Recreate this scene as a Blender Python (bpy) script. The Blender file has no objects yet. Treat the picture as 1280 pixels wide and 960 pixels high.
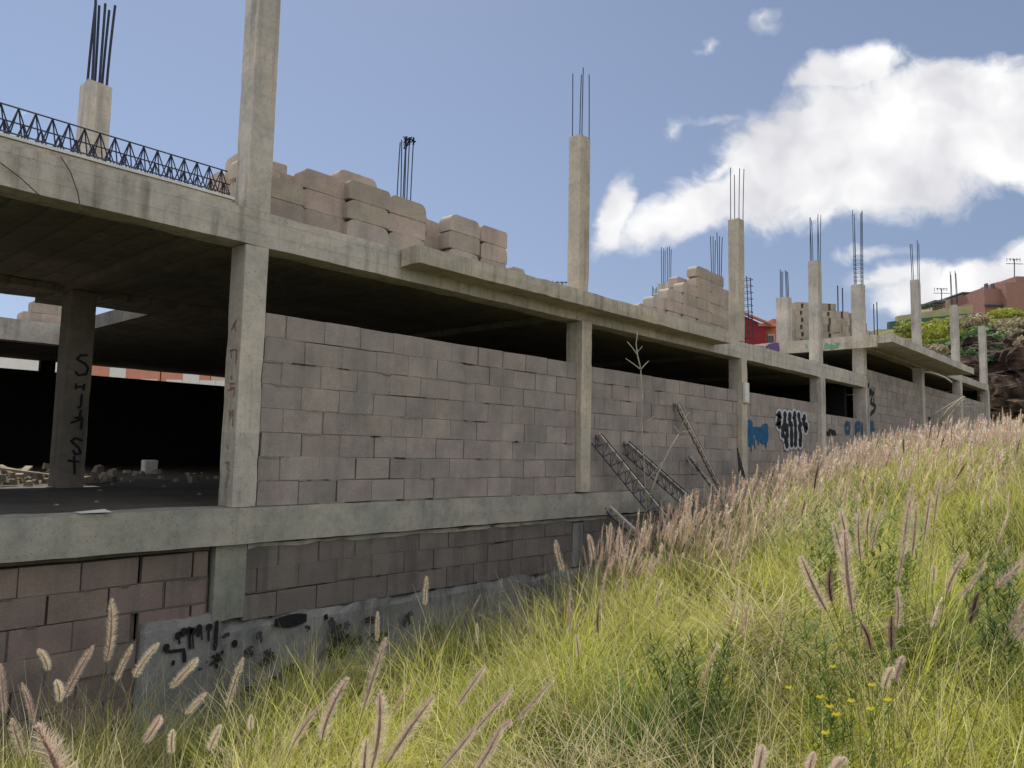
import bpy, math, random
import numpy as np
from mathutils import Vector, Matrix, noise as mn

random.seed(7)
SC = bpy.context.scene
COL = SC.collection

# ------------------------------------------------------------------ survey
# real camera pose, recovered from the photograph; x runs along the facade,
# y into the building, z up, eye at the origin, metres
AL, PT, RL, FPX = math.radians(42.55), math.radians(5.17), math.radians(1.21), 941.5
H_ = np.array([math.cos(AL), math.sin(AL), 0.0])
R_ = np.array([math.sin(AL), -math.cos(AL), 0.0])
Z_ = np.array([0, 0, 1.0])
F_ = H_*math.cos(PT)+Z_*math.sin(PT)
U_ = -H_*math.sin(PT)+Z_*math.cos(PT)
R2 = R_*math.cos(RL)+U_*math.sin(RL)
U2 = U_*math.cos(RL)-R_*math.sin(RL)
def sv(u, v, ax, val):
    """measured point -> where it stands on a real plane (x=, y=, z=) or at a distance d"""
    q = F_+R2*(u-640)/FPX-U2*(v-480)/FPX
    if ax == 'd':
        return q*val
    return q*(val/q['xyz'.index(ax)])

# ------------------------------------------------------------------ tags
def tag(o, label=None, cat=None, group=None, kind=None):
    if label: o['label'] = label
    if cat: o['category'] = cat
    if group: o['group'] = group
    if kind: o['kind'] = kind
    return o
def empty(name, loc=(0, 0, 0), parent=None):
    o = bpy.data.objects.new(name, None); COL.objects.link(o)
    o.empty_display_size = .2
    o.location = loc
    if parent: put(o, parent)
    return o
def put(o, parent):
    o.parent = parent
    o.matrix_parent_inverse = world_of(parent).inverted()
def world_of(o):
    m = o.matrix_basis.copy()
    if o.parent:
        m = world_of(o.parent) @ o.matrix_parent_inverse @ m
    return m

# ------------------------------------------------------------------ mesh builder
class MB:
    def __init__(s): s.v = []; s.f = []; s.c = []
    def add(s, vs, fs, col=None):
        n = len(s.v); s.v += [tuple(p) for p in vs]
        for f in fs:
            s.f.append([i+n for i in f]); s.c.append(col or (1, 1, 1))
    def box(s, x0, x1, y0, y1, z0, z1, col=None):
        s.add([(x0,y0,z0),(x1,y0,z0),(x1,y1,z0),(x0,y1,z0),(x0,y0,z1),(x1,y0,z1),(x1,y1,z1),(x0,y1,z1)],
              [(0,3,2,1),(4,5,6,7),(0,1,5,4),(1,2,6,5),(2,3,7,6),(3,0,4,7)], col)
    def rough(s, x0, x1, y0, y1, z0, z1, step=.15, amp=.004, freq=2.2, col=None):
        """cast concrete: a box cut into cells, its skin wavy and its arrises chipped"""
        n = [max(1, int(round((b-a)/step))) for a, b in ((x0,x1),(y0,y1),(z0,z1))]
        n = [min(k, 260) for k in n]
        idx = {}; vs = []
        def vid(i, j, k):
            key = (i, j, k)
            if key in idx: return idx[key]
            p = Vector((x0+(x1-x0)*i/n[0], y0+(y1-y0)*j/n[1], z0+(z1-z0)*k/n[2]))
            w = mn.noise_vector(p*freq)*amp+mn.noise_vector(p*9.3)*amp*.5
            e = (i in (0, n[0]))+(j in (0, n[1]))+(k in (0, n[2]))
            if e >= 2:
                c = max(0, mn.noise(p*3.7+Vector((5, 1, 2)))-.15)*amp*5+amp*.8
                cx = Vector(((x0+x1)/2, (y0+y1)/2, (z0+z1)/2))
                d = Vector((0, 0, 0))
                if i in (0, n[0]): d.x = 1 if i == 0 else -1
                if j in (0, n[1]): d.y = 1 if j == 0 else -1
                if k in (0, n[2]): d.z = 1 if k == 0 else -1
                w += d*c
            p = p+w
            idx[key] = len(vs); vs.append(p[:]); return idx[key]
        fs = []
        for i in range(n[0]):
            for j in range(n[1]):
                fs.append((vid(i,j,0), vid(i,j+1,0), vid(i+1,j+1,0), vid(i+1,j,0)))
                fs.append((vid(i,j,n[2]), vid(i+1,j,n[2]), vid(i+1,j+1,n[2]), vid(i,j+1,n[2])))
        for i in range(n[0]):
            for k in range(n[2]):
                fs.append((vid(i,0,k), vid(i+1,0,k), vid(i+1,0,k+1), vid(i,0,k+1)))
                fs.append((vid(i,n[1],k), vid(i,n[1],k+1), vid(i+1,n[1],k+1), vid(i+1,n[1],k)))
        for j in range(n[1]):
            for k in range(n[2]):
                fs.append((vid(0,j,k), vid(0,j,k+1), vid(0,j+1,k+1), vid(0,j+1,k)))
                fs.append((vid(n[0],j,k), vid(n[0],j+1,k), vid(n[0],j+1,k+1), vid(n[0],j,k+1)))
        s.add(vs, fs, col)
    def tube(s, pts, r, sides=6, r1=None, col=None, cap=True):
        pts = [Vector(p) for p in pts]; n = len(pts); r1 = r if r1 is None else r1
        rings = []
        for i, p in enumerate(pts):
            d = (pts[min(i+1, n-1)]-pts[max(i-1, 0)]).normalized()
            a = d.cross(Vector((.31, .87, .38))).normalized()
            b = d.cross(a)
            rr = r+(r1-r)*i/max(1, n-1)
            rings.append([p+(a*math.cos(t)+b*math.sin(t))*rr for t in [2*math.pi*k/sides for k in range(sides)]])
        vs = [q[:] for rg in rings for q in rg]; fs = []
        for i in range(n-1):
            for k in range(sides):
                k2 = (k+1) % sides
                fs.append((i*sides+k, i*sides+k2, (i+1)*sides+k2, (i+1)*sides+k))
        if cap:
            fs.append(tuple(range(sides))[::-1]); fs.append(tuple((n-1)*sides+k for k in range(sides)))
        s.add(vs, fs, col)
    def bar(s, a, b, w, h, col=None, up=(0, 0, 1)):
        a = Vector(a); b = Vector(b); d = (b-a).normalized(); x = d.cross(Vector(up)).normalized(); y = x.cross(d)
        vs = []
        for p in (a, b):
            for sx, sy in ((-1,-1),(1,-1),(1,1),(-1,1)):
                vs.append((p+x*sx*w/2+y*sy*h/2)[:])
        s.add(vs, [(0,1,2,3),(7,6,5,4),(0,4,5,1),(1,5,6,2),(2,6,7,3),(3,7,4,0)], col)
    def build_split(s, name, mat, parent, gap=.06):
        """each letter or mark its own mesh: strokes that touch belong together"""
        st = []; i = 0
        comps = []
        rel = {}
        for f in s.f:
            for k in f: rel.setdefault(k, f[0])
        par = list(range(len(s.v)))
        def find(a):
            while par[a] != a: par[a] = par[par[a]]; a = par[a]
            return a
        for f in s.f:
            for k in f[1:]: par[find(k)] = find(f[0])
        grp = {}
        for k in range(len(s.v)): grp.setdefault(find(k), []).append(k)
        bb = {g: ([min(s.v[k][a] for k in ks)-gap/2 for a in range(3)], [max(s.v[k][a] for k in ks)+gap/2 for a in range(3)]) for g, ks in grp.items()}
        keys = list(bb)
        for a in range(len(keys)):
            for b in range(a+1, len(keys)):
                A, B = bb[keys[a]], bb[keys[b]]
                if all(A[0][q] <= B[1][q] and B[0][q] <= A[1][q] for q in range(3)): par[find(keys[a])] = find(keys[b])
        out = {}
        for f, c in zip(s.f, s.c): out.setdefault(find(f[0]), []).append(f)
        for fs in out.values():
            m = MB(); ks = sorted({k for f in fs for k in f}); mp = {k: i for i, k in enumerate(ks)}
            m.v = [s.v[k] for k in ks]; m.f = [[mp[k] for k in f] for f in fs]; m.c = [(1, 1, 1)]*len(fs)
            m.build(name, mat, parent)
    def build(s, name, mat, parent=None, smooth=False, bevel=0, origin=None):
        me = bpy.data.meshes.new(name)
        v = s.v
        if origin is not None:
            v = [(p[0]-origin[0], p[1]-origin[1], p[2]-origin[2]) for p in v]
        me.from_pydata(v, [], s.f)
        if any(c != (1, 1, 1) for c in s.c):
            a = me.color_attributes.new('tint', 'FLOAT_COLOR', 'CORNER')
            arr = []
            for f, c in zip(s.f, s.c): arr += [c[0], c[1], c[2], 1]*len(f)
            a.data.foreach_set('color', arr)
        me.materials.append(mat)
        if smooth: me.polygons.foreach_set('use_smooth', [True]*len(me.polygons))
        me.update()
        o = bpy.data.objects.new(name, me); COL.objects.link(o)
        if origin is not None: o.location = origin
        if parent: put(o, parent)
        if bevel:
            m = o.modifiers.new('Bevel', 'BEVEL'); m.width = bevel; m.segments = 2; m.limit_method = 'ANGLE'
        return o

def np_mesh(name, verts, quads, cols, mat, parent=None, smooth=False, origin=None):
    verts = np.asarray(verts, dtype=np.float32); quads = np.asarray(quads, dtype=np.int32)
    if origin is not None: verts = verts-np.asarray(origin, dtype=np.float32)
    k = quads.shape[1]
    me = bpy.data.meshes.new(name)
    me.vertices.add(len(verts)); me.vertices.foreach_set('co', verts.ravel())
    me.loops.add(quads.size); me.loops.foreach_set('vertex_index', quads.ravel())
    me.polygons.add(len(quads)); me.polygons.foreach_set('loop_start', np.arange(0, quads.size, k, dtype=np.int32))
    me.update(calc_edges=True)
    if cols is not None:
        a = me.color_attributes.new('tint', 'FLOAT_COLOR', 'POINT')
        c = np.ones((len(verts), 4), dtype=np.float32); c[:, :3] = cols
        a.data.foreach_set('color', c.ravel())
    if smooth: me.polygons.foreach_set('use_smooth', np.ones(len(quads), dtype=bool))
    me.materials.append(mat)
    o = bpy.data.objects.new(name, me); COL.objects.link(o)
    if origin is not None: o.location = origin
    if parent: put(o, parent)
    return o

# ------------------------------------------------------------------ materials
def newmat(name):
    m = bpy.data.materials.new(name); m.use_nodes = True
    nt = m.node_tree; nt.nodes.clear()
    out = nt.nodes.new('ShaderNodeOutputMaterial'); b = nt.nodes.new('ShaderNodeBsdfPrincipled')
    nt.links.new(b.outputs[0], out.inputs[0])
    b.inputs['Roughness'].default_value = .9
    b.inputs['Specular IOR Level'].default_value = .2
    return m, nt, b, out
def N(nt, t, **kw):
    n = nt.nodes.new('ShaderNode'+t)
    for k, v in kw.items():
        if k in n.inputs: n.inputs[k].default_value = v
        else: setattr(n, k, v)
    return n
def posn(nt, scale=(1, 1, 1), coord='pos'):
    if coord == 'pos':
        g = nt.nodes.new('ShaderNodeNewGeometry').outputs['Position']
    else:
        g = nt.nodes.new('ShaderNodeTexCoord').outputs['Object']
    m = N(nt, 'Mapping'); m.inputs['Scale'].default_value = scale
    nt.links.new(g, m.inputs[0]); return m.outputs[0]
def nz(nt, vec, scale, detail=4, rough=.55):
    n = N(nt, 'TexNoise', Scale=scale, Detail=detail, Roughness=rough); nt.links.new(vec, n.inputs['Vector']); return n.outputs['Fac']
def ramp(nt, fac, stops):
    r = nt.nodes.new('ShaderNodeValToRGB'); e = r.color_ramp.elements
    while len(e) < len(stops): e.new(.5)
    for el, (p, c) in zip(e, stops):
        el.position = p; el.color = (c if len(c) == 4 else (*c, 1)) if not isinstance(c, float) else (c, c, c, 1)
    nt.links.new(fac, r.inputs[0]); return r.outputs[0]
def mix(nt, a, b, fac, mode='MIX'):
    m = nt.nodes.new('ShaderNodeMix'); m.data_type = 'RGBA'; m.blend_type = mode
    for sock, val in ((m.inputs[0], fac), (m.inputs[6], a), (m.inputs[7], b)):
        if isinstance(val, (int, float)): sock.default_value = val
        elif isinstance(val, tuple): sock.default_value = (*val, 1) if len(val) == 3 else val
        else: nt.links.new(val, sock)
    return m.outputs[2]
def bump(nt, b, h, strength=.4, dist=.02, normal=None):
    n = N(nt, 'Bump', Strength=strength, Distance=dist); nt.links.new(h, n.inputs['Height'])
    if normal: nt.links.new(normal, n.inputs['Normal'])
    nt.links.new(n.outputs[0], b.inputs['Normal']); return n.outputs[0]

def concrete(name, c1, c2, dark=(.12, .115, .10), streak=.75, boards=None, bs=.35, coord='pos', patches=.5, bstr=.75):
    m, nt, b, _ = newmat(name)
    p = posn(nt, coord=coord)
    base = mix(nt, c1, c2, ramp(nt, nz(nt, p, 1.1, 5, .6), [(.35, 0.0), (.65, 1.0)]))
    # pour patches: large soft panels slightly apart in tone
    v = N(nt, 'TexVoronoi', Scale=.9); v.distance = 'CHEBYCHEV'; nt.links.new(posn(nt, (1, 1, 1.7), coord), v.inputs['Vector'])
    vb = N(nt, 'RGBToBW'); nt.links.new(v.outputs['Color'], vb.inputs[0])
    base = mix(nt, base, ramp(nt, vb.outputs[0], [(0, (.72, .75, .76)), (1, (1.14, 1.09, 1.02))]), patches, 'MULTIPLY')
    # blotches and run-off streaks
    st = ramp(nt, nz(nt, posn(nt, (7, 7, .45), coord), 1, 5, .6), [(.50, 0.0), (.72, 1.0)])
    st = mix(nt, (0, 0, 0), st, ramp(nt, nz(nt, p, .9, 2), [(.34, 0.0), (.54, 1.0)]))
    s2 = nt.nodes.new('ShaderNodeMath'); s2.operation = 'MULTIPLY'; nt.links.new(st, s2.inputs[0]); s2.inputs[1].default_value = streak
    base = mix(nt, base, dark, s2.outputs[0])
    sp = ramp(nt, nz(nt, p, 14, 5, .7), [(.25, .72), (.5, 1.0), (.75, 1.10)])
    base = mix(nt, base, sp, .8, 'MULTIPLY')
    base = mix(nt, base, ramp(nt, nz(nt, p, 3.2, 7, .72), [(.3, (.74, .75, .76)), (.5, (1, 1, 1)), (.7, (1.12, 1.08, 1.0))]), .9, 'MULTIPLY')
    base = mix(nt, base, ramp(nt, nz(nt, p, 90, 3, .8), [(.3, .80), (.7, 1.15)]), .7, 'MULTIPLY')
    hol = N(nt, 'TexVoronoi', Scale=22); nt.links.new(p, hol.inputs['Vector'])
    ho = ramp(nt, hol.outputs['Distance'], [(.08, .30), (.17, 1.0)])
    hm = ramp(nt, nz(nt, p, 1.7, 2), [(.46, 0.0), (.54, 1.0)])
    base = mix(nt, base, mix(nt, (1, 1, 1), ho, hm), .8, 'MULTIPLY')
    if boards:
        w = N(nt, 'TexWave', Scale=1.0, Distortion=.25, Detail=2); w.wave_type = 'BANDS'; w.bands_direction = boards; w.wave_profile = 'SAW'
        w.inputs['Detail Scale'].default_value = 1.5
        nt.links.new(posn(nt, (1/bs*.5,)*3, coord), w.inputs['Vector'])
        br = ramp(nt, w.outputs['Fac'], [(0, .45), (.05, 1.0), (.9, .88), (1, .5)])
        base = mix(nt, base, br, bstr, 'MULTIPLY')
    nt.links.new(base, b.inputs['Base Color'])
    h = mix(nt, nz(nt, p, 45, 6, .7), nz(nt, p, 6, 4, .6), .5)
    bump(nt, b, h, .55, .012)
    return m

def block_mat(name, mul=(1, 1, 1), dirt=.5):
    m, nt, b, _ = newmat(name)
    a = N(nt, 'VertexColor'); a.layer_name = 'tint'
    p = posn(nt)
    base = mix(nt, a.outputs[0], (*mul,), 1.0, 'MULTIPLY')
    base = mix(nt, base, ramp(nt, nz(nt, p, 2.3, 5, .65), [(.3, (.70, .72, .72)), (.7, (1.18, 1.13, 1.10))]), .85, 'MULTIPLY')
    base = mix(nt, base, ramp(nt, nz(nt, p, 70, 4, .8), [(.3, .68), (.62, 1.15)]), .8, 'MULTIPLY')
    st = ramp(nt, nz(nt, posn(nt, (5, 5, .6)), 1, 4, .6), [(.5, 0.0), (.75, dirt)])
    base = mix(nt, base, (.10, .095, .09), st)
    vo = N(nt, 'TexVoronoi', Scale=140); nt.links.new(p, vo.inputs['Vector'])
    base = mix(nt, base, ramp(nt, vo.outputs['Distance'], [(.1, .62), (.4, 1.0)]), .6, 'MULTIPLY')
    nt.links.new(base, b.inputs['Base Color'])
    h = mix(nt, nz(nt, p, 110, 4, .8), nz(nt, p, 16, 4, .6), .35)
    bump(nt, b, h, .7, .01)
    return m

def plain(name, col, rough=.8, var=.25, scale=8, metal=0, coord='pos', spec=.25):
    m, nt, b, _ = newmat(name)
    p = posn(nt, coord=coord)
    c = mix(nt, col, ramp(nt, nz(nt, p, scale, 5, .6), [(.25, 1-var), (.75, 1+var*.6)]), 1.0, 'MULTIPLY')
    nt.links.new(c, b.inputs['Base Color'])
    b.inputs['Roughness'].default_value = rough; b.inputs['Metallic'].default_value = metal
    b.inputs['Specular IOR Level'].default_value = spec
    bump(nt, b, nz(nt, p, scale*6, 3), .25, .005)
    return m

def leaf_mat(name, trans=.35, rough=.6, mul=1.0):
    m, nt, b, out = newmat(name)
    a = N(nt, 'VertexColor'); a.layer_name = 'tint'
    c = mix(nt, a.outputs[0], (mul, mul, mul), 1.0, 'MULTIPLY')
    nt.links.new(c, b.inputs['Base Color']); b.inputs['Roughness'].default_value = rough
    b.inputs['Specular IOR Level'].default_value = .15
    t = N(nt, 'BsdfTranslucent'); nt.links.new(c, t.inputs[0])
    ms = N(nt, 'MixShader'); ms.inputs[0].default_value = trans
    nt.links.new(b.outputs[0], ms.inputs[1]); nt.links.new(t.outputs[0], ms.inputs[2]); nt.links.new(ms.outputs[0], out.inputs[0])
    return m

M = {}
M['conc'] = concrete('cast_concrete', (.62, .575, .515), (.48, .45, .40), dark=(.17, .16, .135))
M['conc_beam'] = concrete('board_marked_concrete', (.62, .575, .515), (.48, .45, .40), dark=(.17, .16, .135), boards='Z', bs=.26, bstr=.38)
M['conc_warm'] = concrete('weathered_concrete', (.60, .545, .45), (.47, .43, .36), dark=(.20, .15, .10), streak=.7)
M['conc_post'] = concrete('dark_post_concrete', (.32, .32, .28), (.24, .25, .22), streak=.7)  # darker grey tone for the column below the floor
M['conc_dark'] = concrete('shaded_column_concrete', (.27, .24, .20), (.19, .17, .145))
M['conc_band'] = concrete('floor_edge_concrete', (.46, .435, .38), (.32, .32, .29), dark=(.16, .16, .15), streak=.5)
M['conc_low'] = concrete('stained_concrete', (.31, .31, .305), (.19, .192, .19), dark=(.05, .05, .052), streak=.85)
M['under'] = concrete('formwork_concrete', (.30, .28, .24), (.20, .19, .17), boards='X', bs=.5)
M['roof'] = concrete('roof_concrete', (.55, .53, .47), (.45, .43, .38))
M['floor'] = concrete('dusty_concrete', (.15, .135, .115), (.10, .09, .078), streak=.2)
M['block'] = block_mat('concrete_block', (1, 1, 1), .3)
M['block_low'] = block_mat('dark_concrete_block', (.56, .56, .56), .8)  # darker block tone with heavier streaks
M['block_red'] = block_mat('reddish_concrete_block', (.70, .63, .61), .7)
M['mortar'] = plain('mortar', (.27, .255, .23), .95, .4, 12)
M['mortar_low'] = plain('dark_grey_mortar', (.12, .12, .115), .95, .4, 12)  # darker mortar for the low block courses
M['mortar_red'] = plain('dark_mortar', (.13, .115, .10), .95, .4, 12)
M['vault'] = block_mat('vault_block', (1.50, 1.50, 1.46), .25)
M['pale_block'] = block_mat('pale_hollow_block', (1.85, 1.82, 1.72), .2)
M['steel'] = plain('rusty_steel', (.045, .05, .072), .6, .4, 30, .4)
M['rust'] = plain('rust_brown_steel', (.12, .07, .045), .8, .4, 30, .2)
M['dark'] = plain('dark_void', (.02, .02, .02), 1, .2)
M['black_paint'] = plain('black_spray_paint', (.018, .018, .022), .6, .3, 20)
M['blue_paint'] = plain('blue_spray_paint', (.015, .12, .26), .6, .45, 9)
M['blue_dull'] = plain('dull_blue_spray_paint', (.045, .10, .17), .7, .45, 14)
M['white_paint'] = plain('white_spray_paint', (.55, .57, .62), .6, .2, 20)
M['purple_paint'] = plain('purple_spray_paint', (.12, .07, .19), .7, .3, 14)
M['green_paint'] = plain('green_spray_paint', (.15, .36, .25), .7, .3, 14)
M['red_paint'] = plain('rust_red_spray_paint', (.33, .16, .10), .7, .3, 14)
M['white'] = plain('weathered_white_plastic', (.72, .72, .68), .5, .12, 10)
M['paper'] = plain('white_paper', (.8, .8, .78), .7, .08, 10)
M['plaster'] = plain('pale_green_plaster', (.33, .36, .33), .9, .2, 5)
M['twig'] = plain('bleached_stalk', (.48, .44, .37), .8, .3, 20)
M['twig_dark'] = plain('dark_twig', (.07, .055, .045), .9, .3, 20)
M['wood'] = plain('rubble_board', (.33, .28, .20), .9, .3, 9)
M['rubble'] = plain('rubble_stone', (.30, .26, .20), .95, .45, 5)
M['soil'] = plain('bank_soil', (.085, .075, .035), 1, .45, 3)
M['earth'] = plain('far_earth', (.20, .17, .12), 1, .3, .3)
M['grass'] = leaf_mat('grass_blades', .5)
M['plume'] = leaf_mat('grass_plumes', .5, .9)
M['leaf'] = leaf_mat('shrub_leaves', .3)
M['red_wall'] = plain('crimson_render', (.26, .03, .035), .85, .12, 3)
M['orange_wall'] = plain('orange_render', (.52, .19, .10), .85, .12, 3)
M['salmon'] = plain('salmon_render', (.60, .27, .19), .85, .1, 2)
M['brown_wall'] = plain('brown_pink_render', (.34, .19, .15), .85, .14, 2)
M['beige_wall'] = plain('beige_render', (.55, .47, .36), .85, .12, 2)
M['white_wall'] = plain('white_render', (.78, .76, .72), .85, .08, 2)
M['green_wall'] = plain('green_terrace_wall', (.075, .16, .11), .9, .25, 1.5)
M['yellow_wall'] = plain('yellow_terrace_wall', (.46, .42, .22), .9, .2, 1.5)
M['roof_grey'] = plain('grey_roof', (.12, .12, .14), .8, .2, 3)
M['glass'] = plain('dark_glass', (.03, .035, .04), .12, .1, 3, spec=.6)
M['rock'] = None

def rock_mat():
    m, nt, b, _ = newmat('volcanic_rock')
    p = posn(nt)
    c = ramp(nt, nz(nt, posn(nt, (.8, .8, 1.6)), .9, 6, .65), [(.34, (.016, .013, .012)), (.48, (.085, .055, .042)), (.60, (.17, .115, .08)), (.72, (.33, .26, .19))])
    c = mix(nt, c, ramp(nt, nz(nt, p, 6, 5, .7), [(.3, .45), (.7, 1.3)]), .8, 'MULTIPLY')
    nt.links.new(c, b.inputs['Base Color'])
    bump(nt, b, nz(nt, p, 3, 8, .7), 1.0, .35)
    return m
M['rock'] = rock_mat()
def hill_mat():
    m, nt, b, _ = newmat('scrub_hillside')
    p = posn(nt)
    c = ramp(nt, nz(nt, p, .45, 7, .7), [(.30, (.05, .075, .025)), (.43, (.11, .12, .03)), (.53, (.16, .15, .04)), (.66, (.24, .20, .11)), (.8, (.22, .17, .12))])
    c = mix(nt, c, ramp(nt, nz(nt, p, 5, 5, .7), [(.3, .5), (.7, 1.25)]), .8, 'MULTIPLY')
    nt.links.new(c, b.inputs['Base Color'])
    bump(nt, b, nz(nt, p, 2.5, 6, .7), 1.0, .3)
    return m
M['hill'] = hill_mat()

# ------------------------------------------------------------------ levels measured on the facade
YF = 7.40                         # facade plane
ZF, ZFB = -.63, -1.01             # floor slab edge
ZB, ZT = 2.15, 2.54               # first ceiling beam
ZCOL, ZCOL2 = 5.31, 6.60          # column tops
ZB2, ZT2 = 3.36, 3.66             # the raised half's roof
YR = 24.0

bld = empty('unfinished_building', (3.97, YF, ZF))
tag(bld, 'unfinished grey concrete frame building with block infill walls and bare columns', 'building')
P = bld

# floor, ceiling
m = MB(); m.rough(-9, 23.6, YF-.02, 7.80, ZFB, ZF, .2, .007); m.build('floor_beam', M['conc_band'], P)
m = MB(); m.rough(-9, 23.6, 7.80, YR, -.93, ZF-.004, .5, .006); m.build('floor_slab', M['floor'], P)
m = MB(); m.rough(-9, 23.95, YF, 7.72, ZB, ZT, .18, .006); m.build('edge_beam', M['conc_beam'], P)
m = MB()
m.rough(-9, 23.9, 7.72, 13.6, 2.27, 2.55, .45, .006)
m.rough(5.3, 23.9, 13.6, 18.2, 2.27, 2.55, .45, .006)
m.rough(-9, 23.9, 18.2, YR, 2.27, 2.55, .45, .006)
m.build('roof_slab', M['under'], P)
m = MB(); m.rough(-9, 3.70, 7.47, 7.62, ZT-.01, 2.60, .2, .004); m.build('slab_edge_strip', M['conc_warm'], P)
m = MB(); m.rough(-9, 3.72, 7.455, 7.62, 2.601, 2.632, .3, .003); m.build('painted_sunlit_edge', M['white'], P)  # white strip that paints in the sunlit line along the slab edge
m = MB(); m.rough(-9, 5.3, 18.17, 18.5, 2.10, 2.56, .3, .006); m.build('trimmer_beam', M['conc'], P)
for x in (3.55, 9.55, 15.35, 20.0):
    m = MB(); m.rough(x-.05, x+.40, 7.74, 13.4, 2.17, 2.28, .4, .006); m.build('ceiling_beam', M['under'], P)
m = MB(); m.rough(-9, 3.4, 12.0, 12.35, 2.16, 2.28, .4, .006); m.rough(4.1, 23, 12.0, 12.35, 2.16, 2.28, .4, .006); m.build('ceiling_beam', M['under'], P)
m = MB(); m.rough(-9, 23.9, 7.62, 13.55, 2.552, 2.60, 1.5, .004); m.build('roof_topping', M['roof'], P)
# cantilevers
m = MB(); m.rough(5.92, 14.25, 7.02, 7.395, 2.30, ZT, .16, .006); m.build('cantilever_slab', M['conc_warm'], P)
# raised half
m = MB(); m.rough(23.3, 33.8, 6.48, 7.39, 3.40, ZT2, .2, .008); m.build('cantilever_slab', M['conc'], P)
m = MB(); m.rough(23.32, 41.6, YF+.003, 7.75, ZB2, ZT2-.004, .2, .006); m.build('edge_beam', M['conc_beam'], P)
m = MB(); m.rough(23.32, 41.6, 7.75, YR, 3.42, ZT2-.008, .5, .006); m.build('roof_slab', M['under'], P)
side = MB(); side.rough(23.20, 23.318, 6.9, 16, 3.28, ZT2+.005, .2, .006); side.build('side_beam', M['conc_warm'], P)
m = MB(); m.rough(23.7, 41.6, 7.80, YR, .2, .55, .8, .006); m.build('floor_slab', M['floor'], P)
# closing walls of the halls
def tint():
    k = random.random()
    if k < .30: c = (.300, .252, .238)
    elif k < .72: c = (.290, .264, .236)
    elif k < .92: c = (.325, .285, .240)
    else: c = (.25, .232, .212)
    s = random.uniform(.92, 1.08)*1.22; mean = (.300, .266, .250); c = tuple(a*.4+b*.6 for a, b in zip(c, mean))
    return (c[0]*s, c[1]*s, c[2]*s)
def brick_wall(x0, x1, z0, rows, y, mat, mort, name='wall', rh=.26, bl=.50, gap=.016, skip=None, phase=0., wav=.008, holes=.09, toplip=0):
    """a panel of concrete blocks laid one by one, mortar bed a little behind their faces"""
    m = MB(); mo = MB()
    for r in range(rows):
        off = (.25 if r % 2 else 0)+phase+random.uniform(-.025, .025)
        x = x0-off
        while x < x1-.02:
            a, b = max(x, x0)+gap*random.uniform(.2, .55), min(x+bl, x1)-gap*random.uniform(.2, .55)
            xn = x+bl*random.uniform(.985, 1.015)
            if b-a > .06:
                w0 = mn.noise(Vector((a*.45, r*.9, y)))*wav; w1 = mn.noise(Vector((b*.45, r*.9, y)))*wav
                g = gap*random.uniform(.12, .55)
                za, zb = z0+r*rh+g*.5, z0+(r+1)*rh-g*.5
                j = random.uniform(-.005, .006); c = tint()
                e = [random.uniform(-.004, .004) for _ in range(6)]
                vs = [(a+e[0], y+j, za+w0+e[1]), (b+e[2], y+j+e[3], za+w1+e[4]), (b+e[2], y+.15, za+w1), (a+e[0], y+.15, za+w0),
                      (a+e[5], y+j, zb+w0+e[2]), (b, y+j+e[3], zb+w1+e[1]), (b, y+.15, zb+w1), (a, y+.15, zb+w0)]
                m.add(vs, [(0,3,2,1),(4,5,6,7),(0,1,5,4),(1,2,6,5),(2,3,7,6),(3,0,4,7)], c)
                if random.random() > holes*2.2:      # vertical mortar joint, some left open
                    mo.box(b-.004, b+.022, y+random.uniform(.004, .022), y+.14, za+w1, zb+w1)
            x = xn
    for r in range(rows):
        # bed joints, slightly behind; here and there mortar squeezed out over the faces
        for _ in range(int((x1-x0)*(2.0 if wav < .025 else .8))):
            q = random.uniform(x0+.1, x1-.1); w0 = mn.noise(Vector((q*.45, r*.9, y)))*wav; L_ = random.uniform(.03, .16); hh_ = random.uniform(.008, .020)
            top = [(q-L_+2*L_*t/5, y-.0075, z0+r*rh+w0+hh_*random.uniform(.2, 1)*(0.2 if t in (0, 5) else 1)) for t in range(6)]
            bot = [(q+L_-2*L_*t/5, y-.0075, z0+r*rh+w0-hh_*random.uniform(.2, 1)*(0.2 if t in (0, 5) else 1)) for t in range(6)]
            mo.add(top+bot, [tuple(range(12))[::-1]])
        n = max(1, int((x1-x0)/.5))
        for i in range(n):
            xa, xb = x0+(x1-x0)*i/n, x0+(x1-x0)*(i+1)/n
            if random.random() < holes*2.0: continue
            w0 = mn.noise(Vector((xa*.45, r*.9, y)))*wav
            w1 = mn.noise(Vector((xb*.45, r*.9, y)))*wav
            yy = y+random.uniform(.002, .022); zz = z0+r*rh
            mo.add([(xa, yy, zz-.011+w0), (xb, yy, zz-.011+w1), (xb, yy, zz+.011+w1), (xa, yy, zz+.011+w0)], [(0, 1, 2, 3)])
    o = m.build(name, mat, P, bevel=.006)
    mo.box(x0, x1, y+.045, y+.12, z0, z0+rows*rh-.02)
    mo.build('mortar', mort, o)
    return o
W1 = brick_wall(4.12, 9.64, ZF+.005, 8, 7.425, M['block'], M['mortar'])
W2 = brick_wall(9.90, 15.43, ZF+.005, 8, 7.465, M['block'], M['mortar'], phase=.2)
W3 = brick_wall(15.70, 20.10, ZF+.005, 8, 7.465, M['block'], M['mortar'], phase=.1)
W4 = brick_wall(20.38, 23.68, ZF+.005, 7, 7.465, M['block'], M['mortar'], phase=.3)
W5 = brick_wall(23.96, 29.92, .15, 10, 7.465, M['block'], M['mortar'], phase=.1)
W6 = brick_wall(30.20, 35.77, .15, 10, 7.465, M['block'], M['mortar'], phase=.25)
W7 = brick_wall(36.05, 41.22, .15, 10, 7.465, M['block'], M['mortar'], phase=.0)
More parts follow.
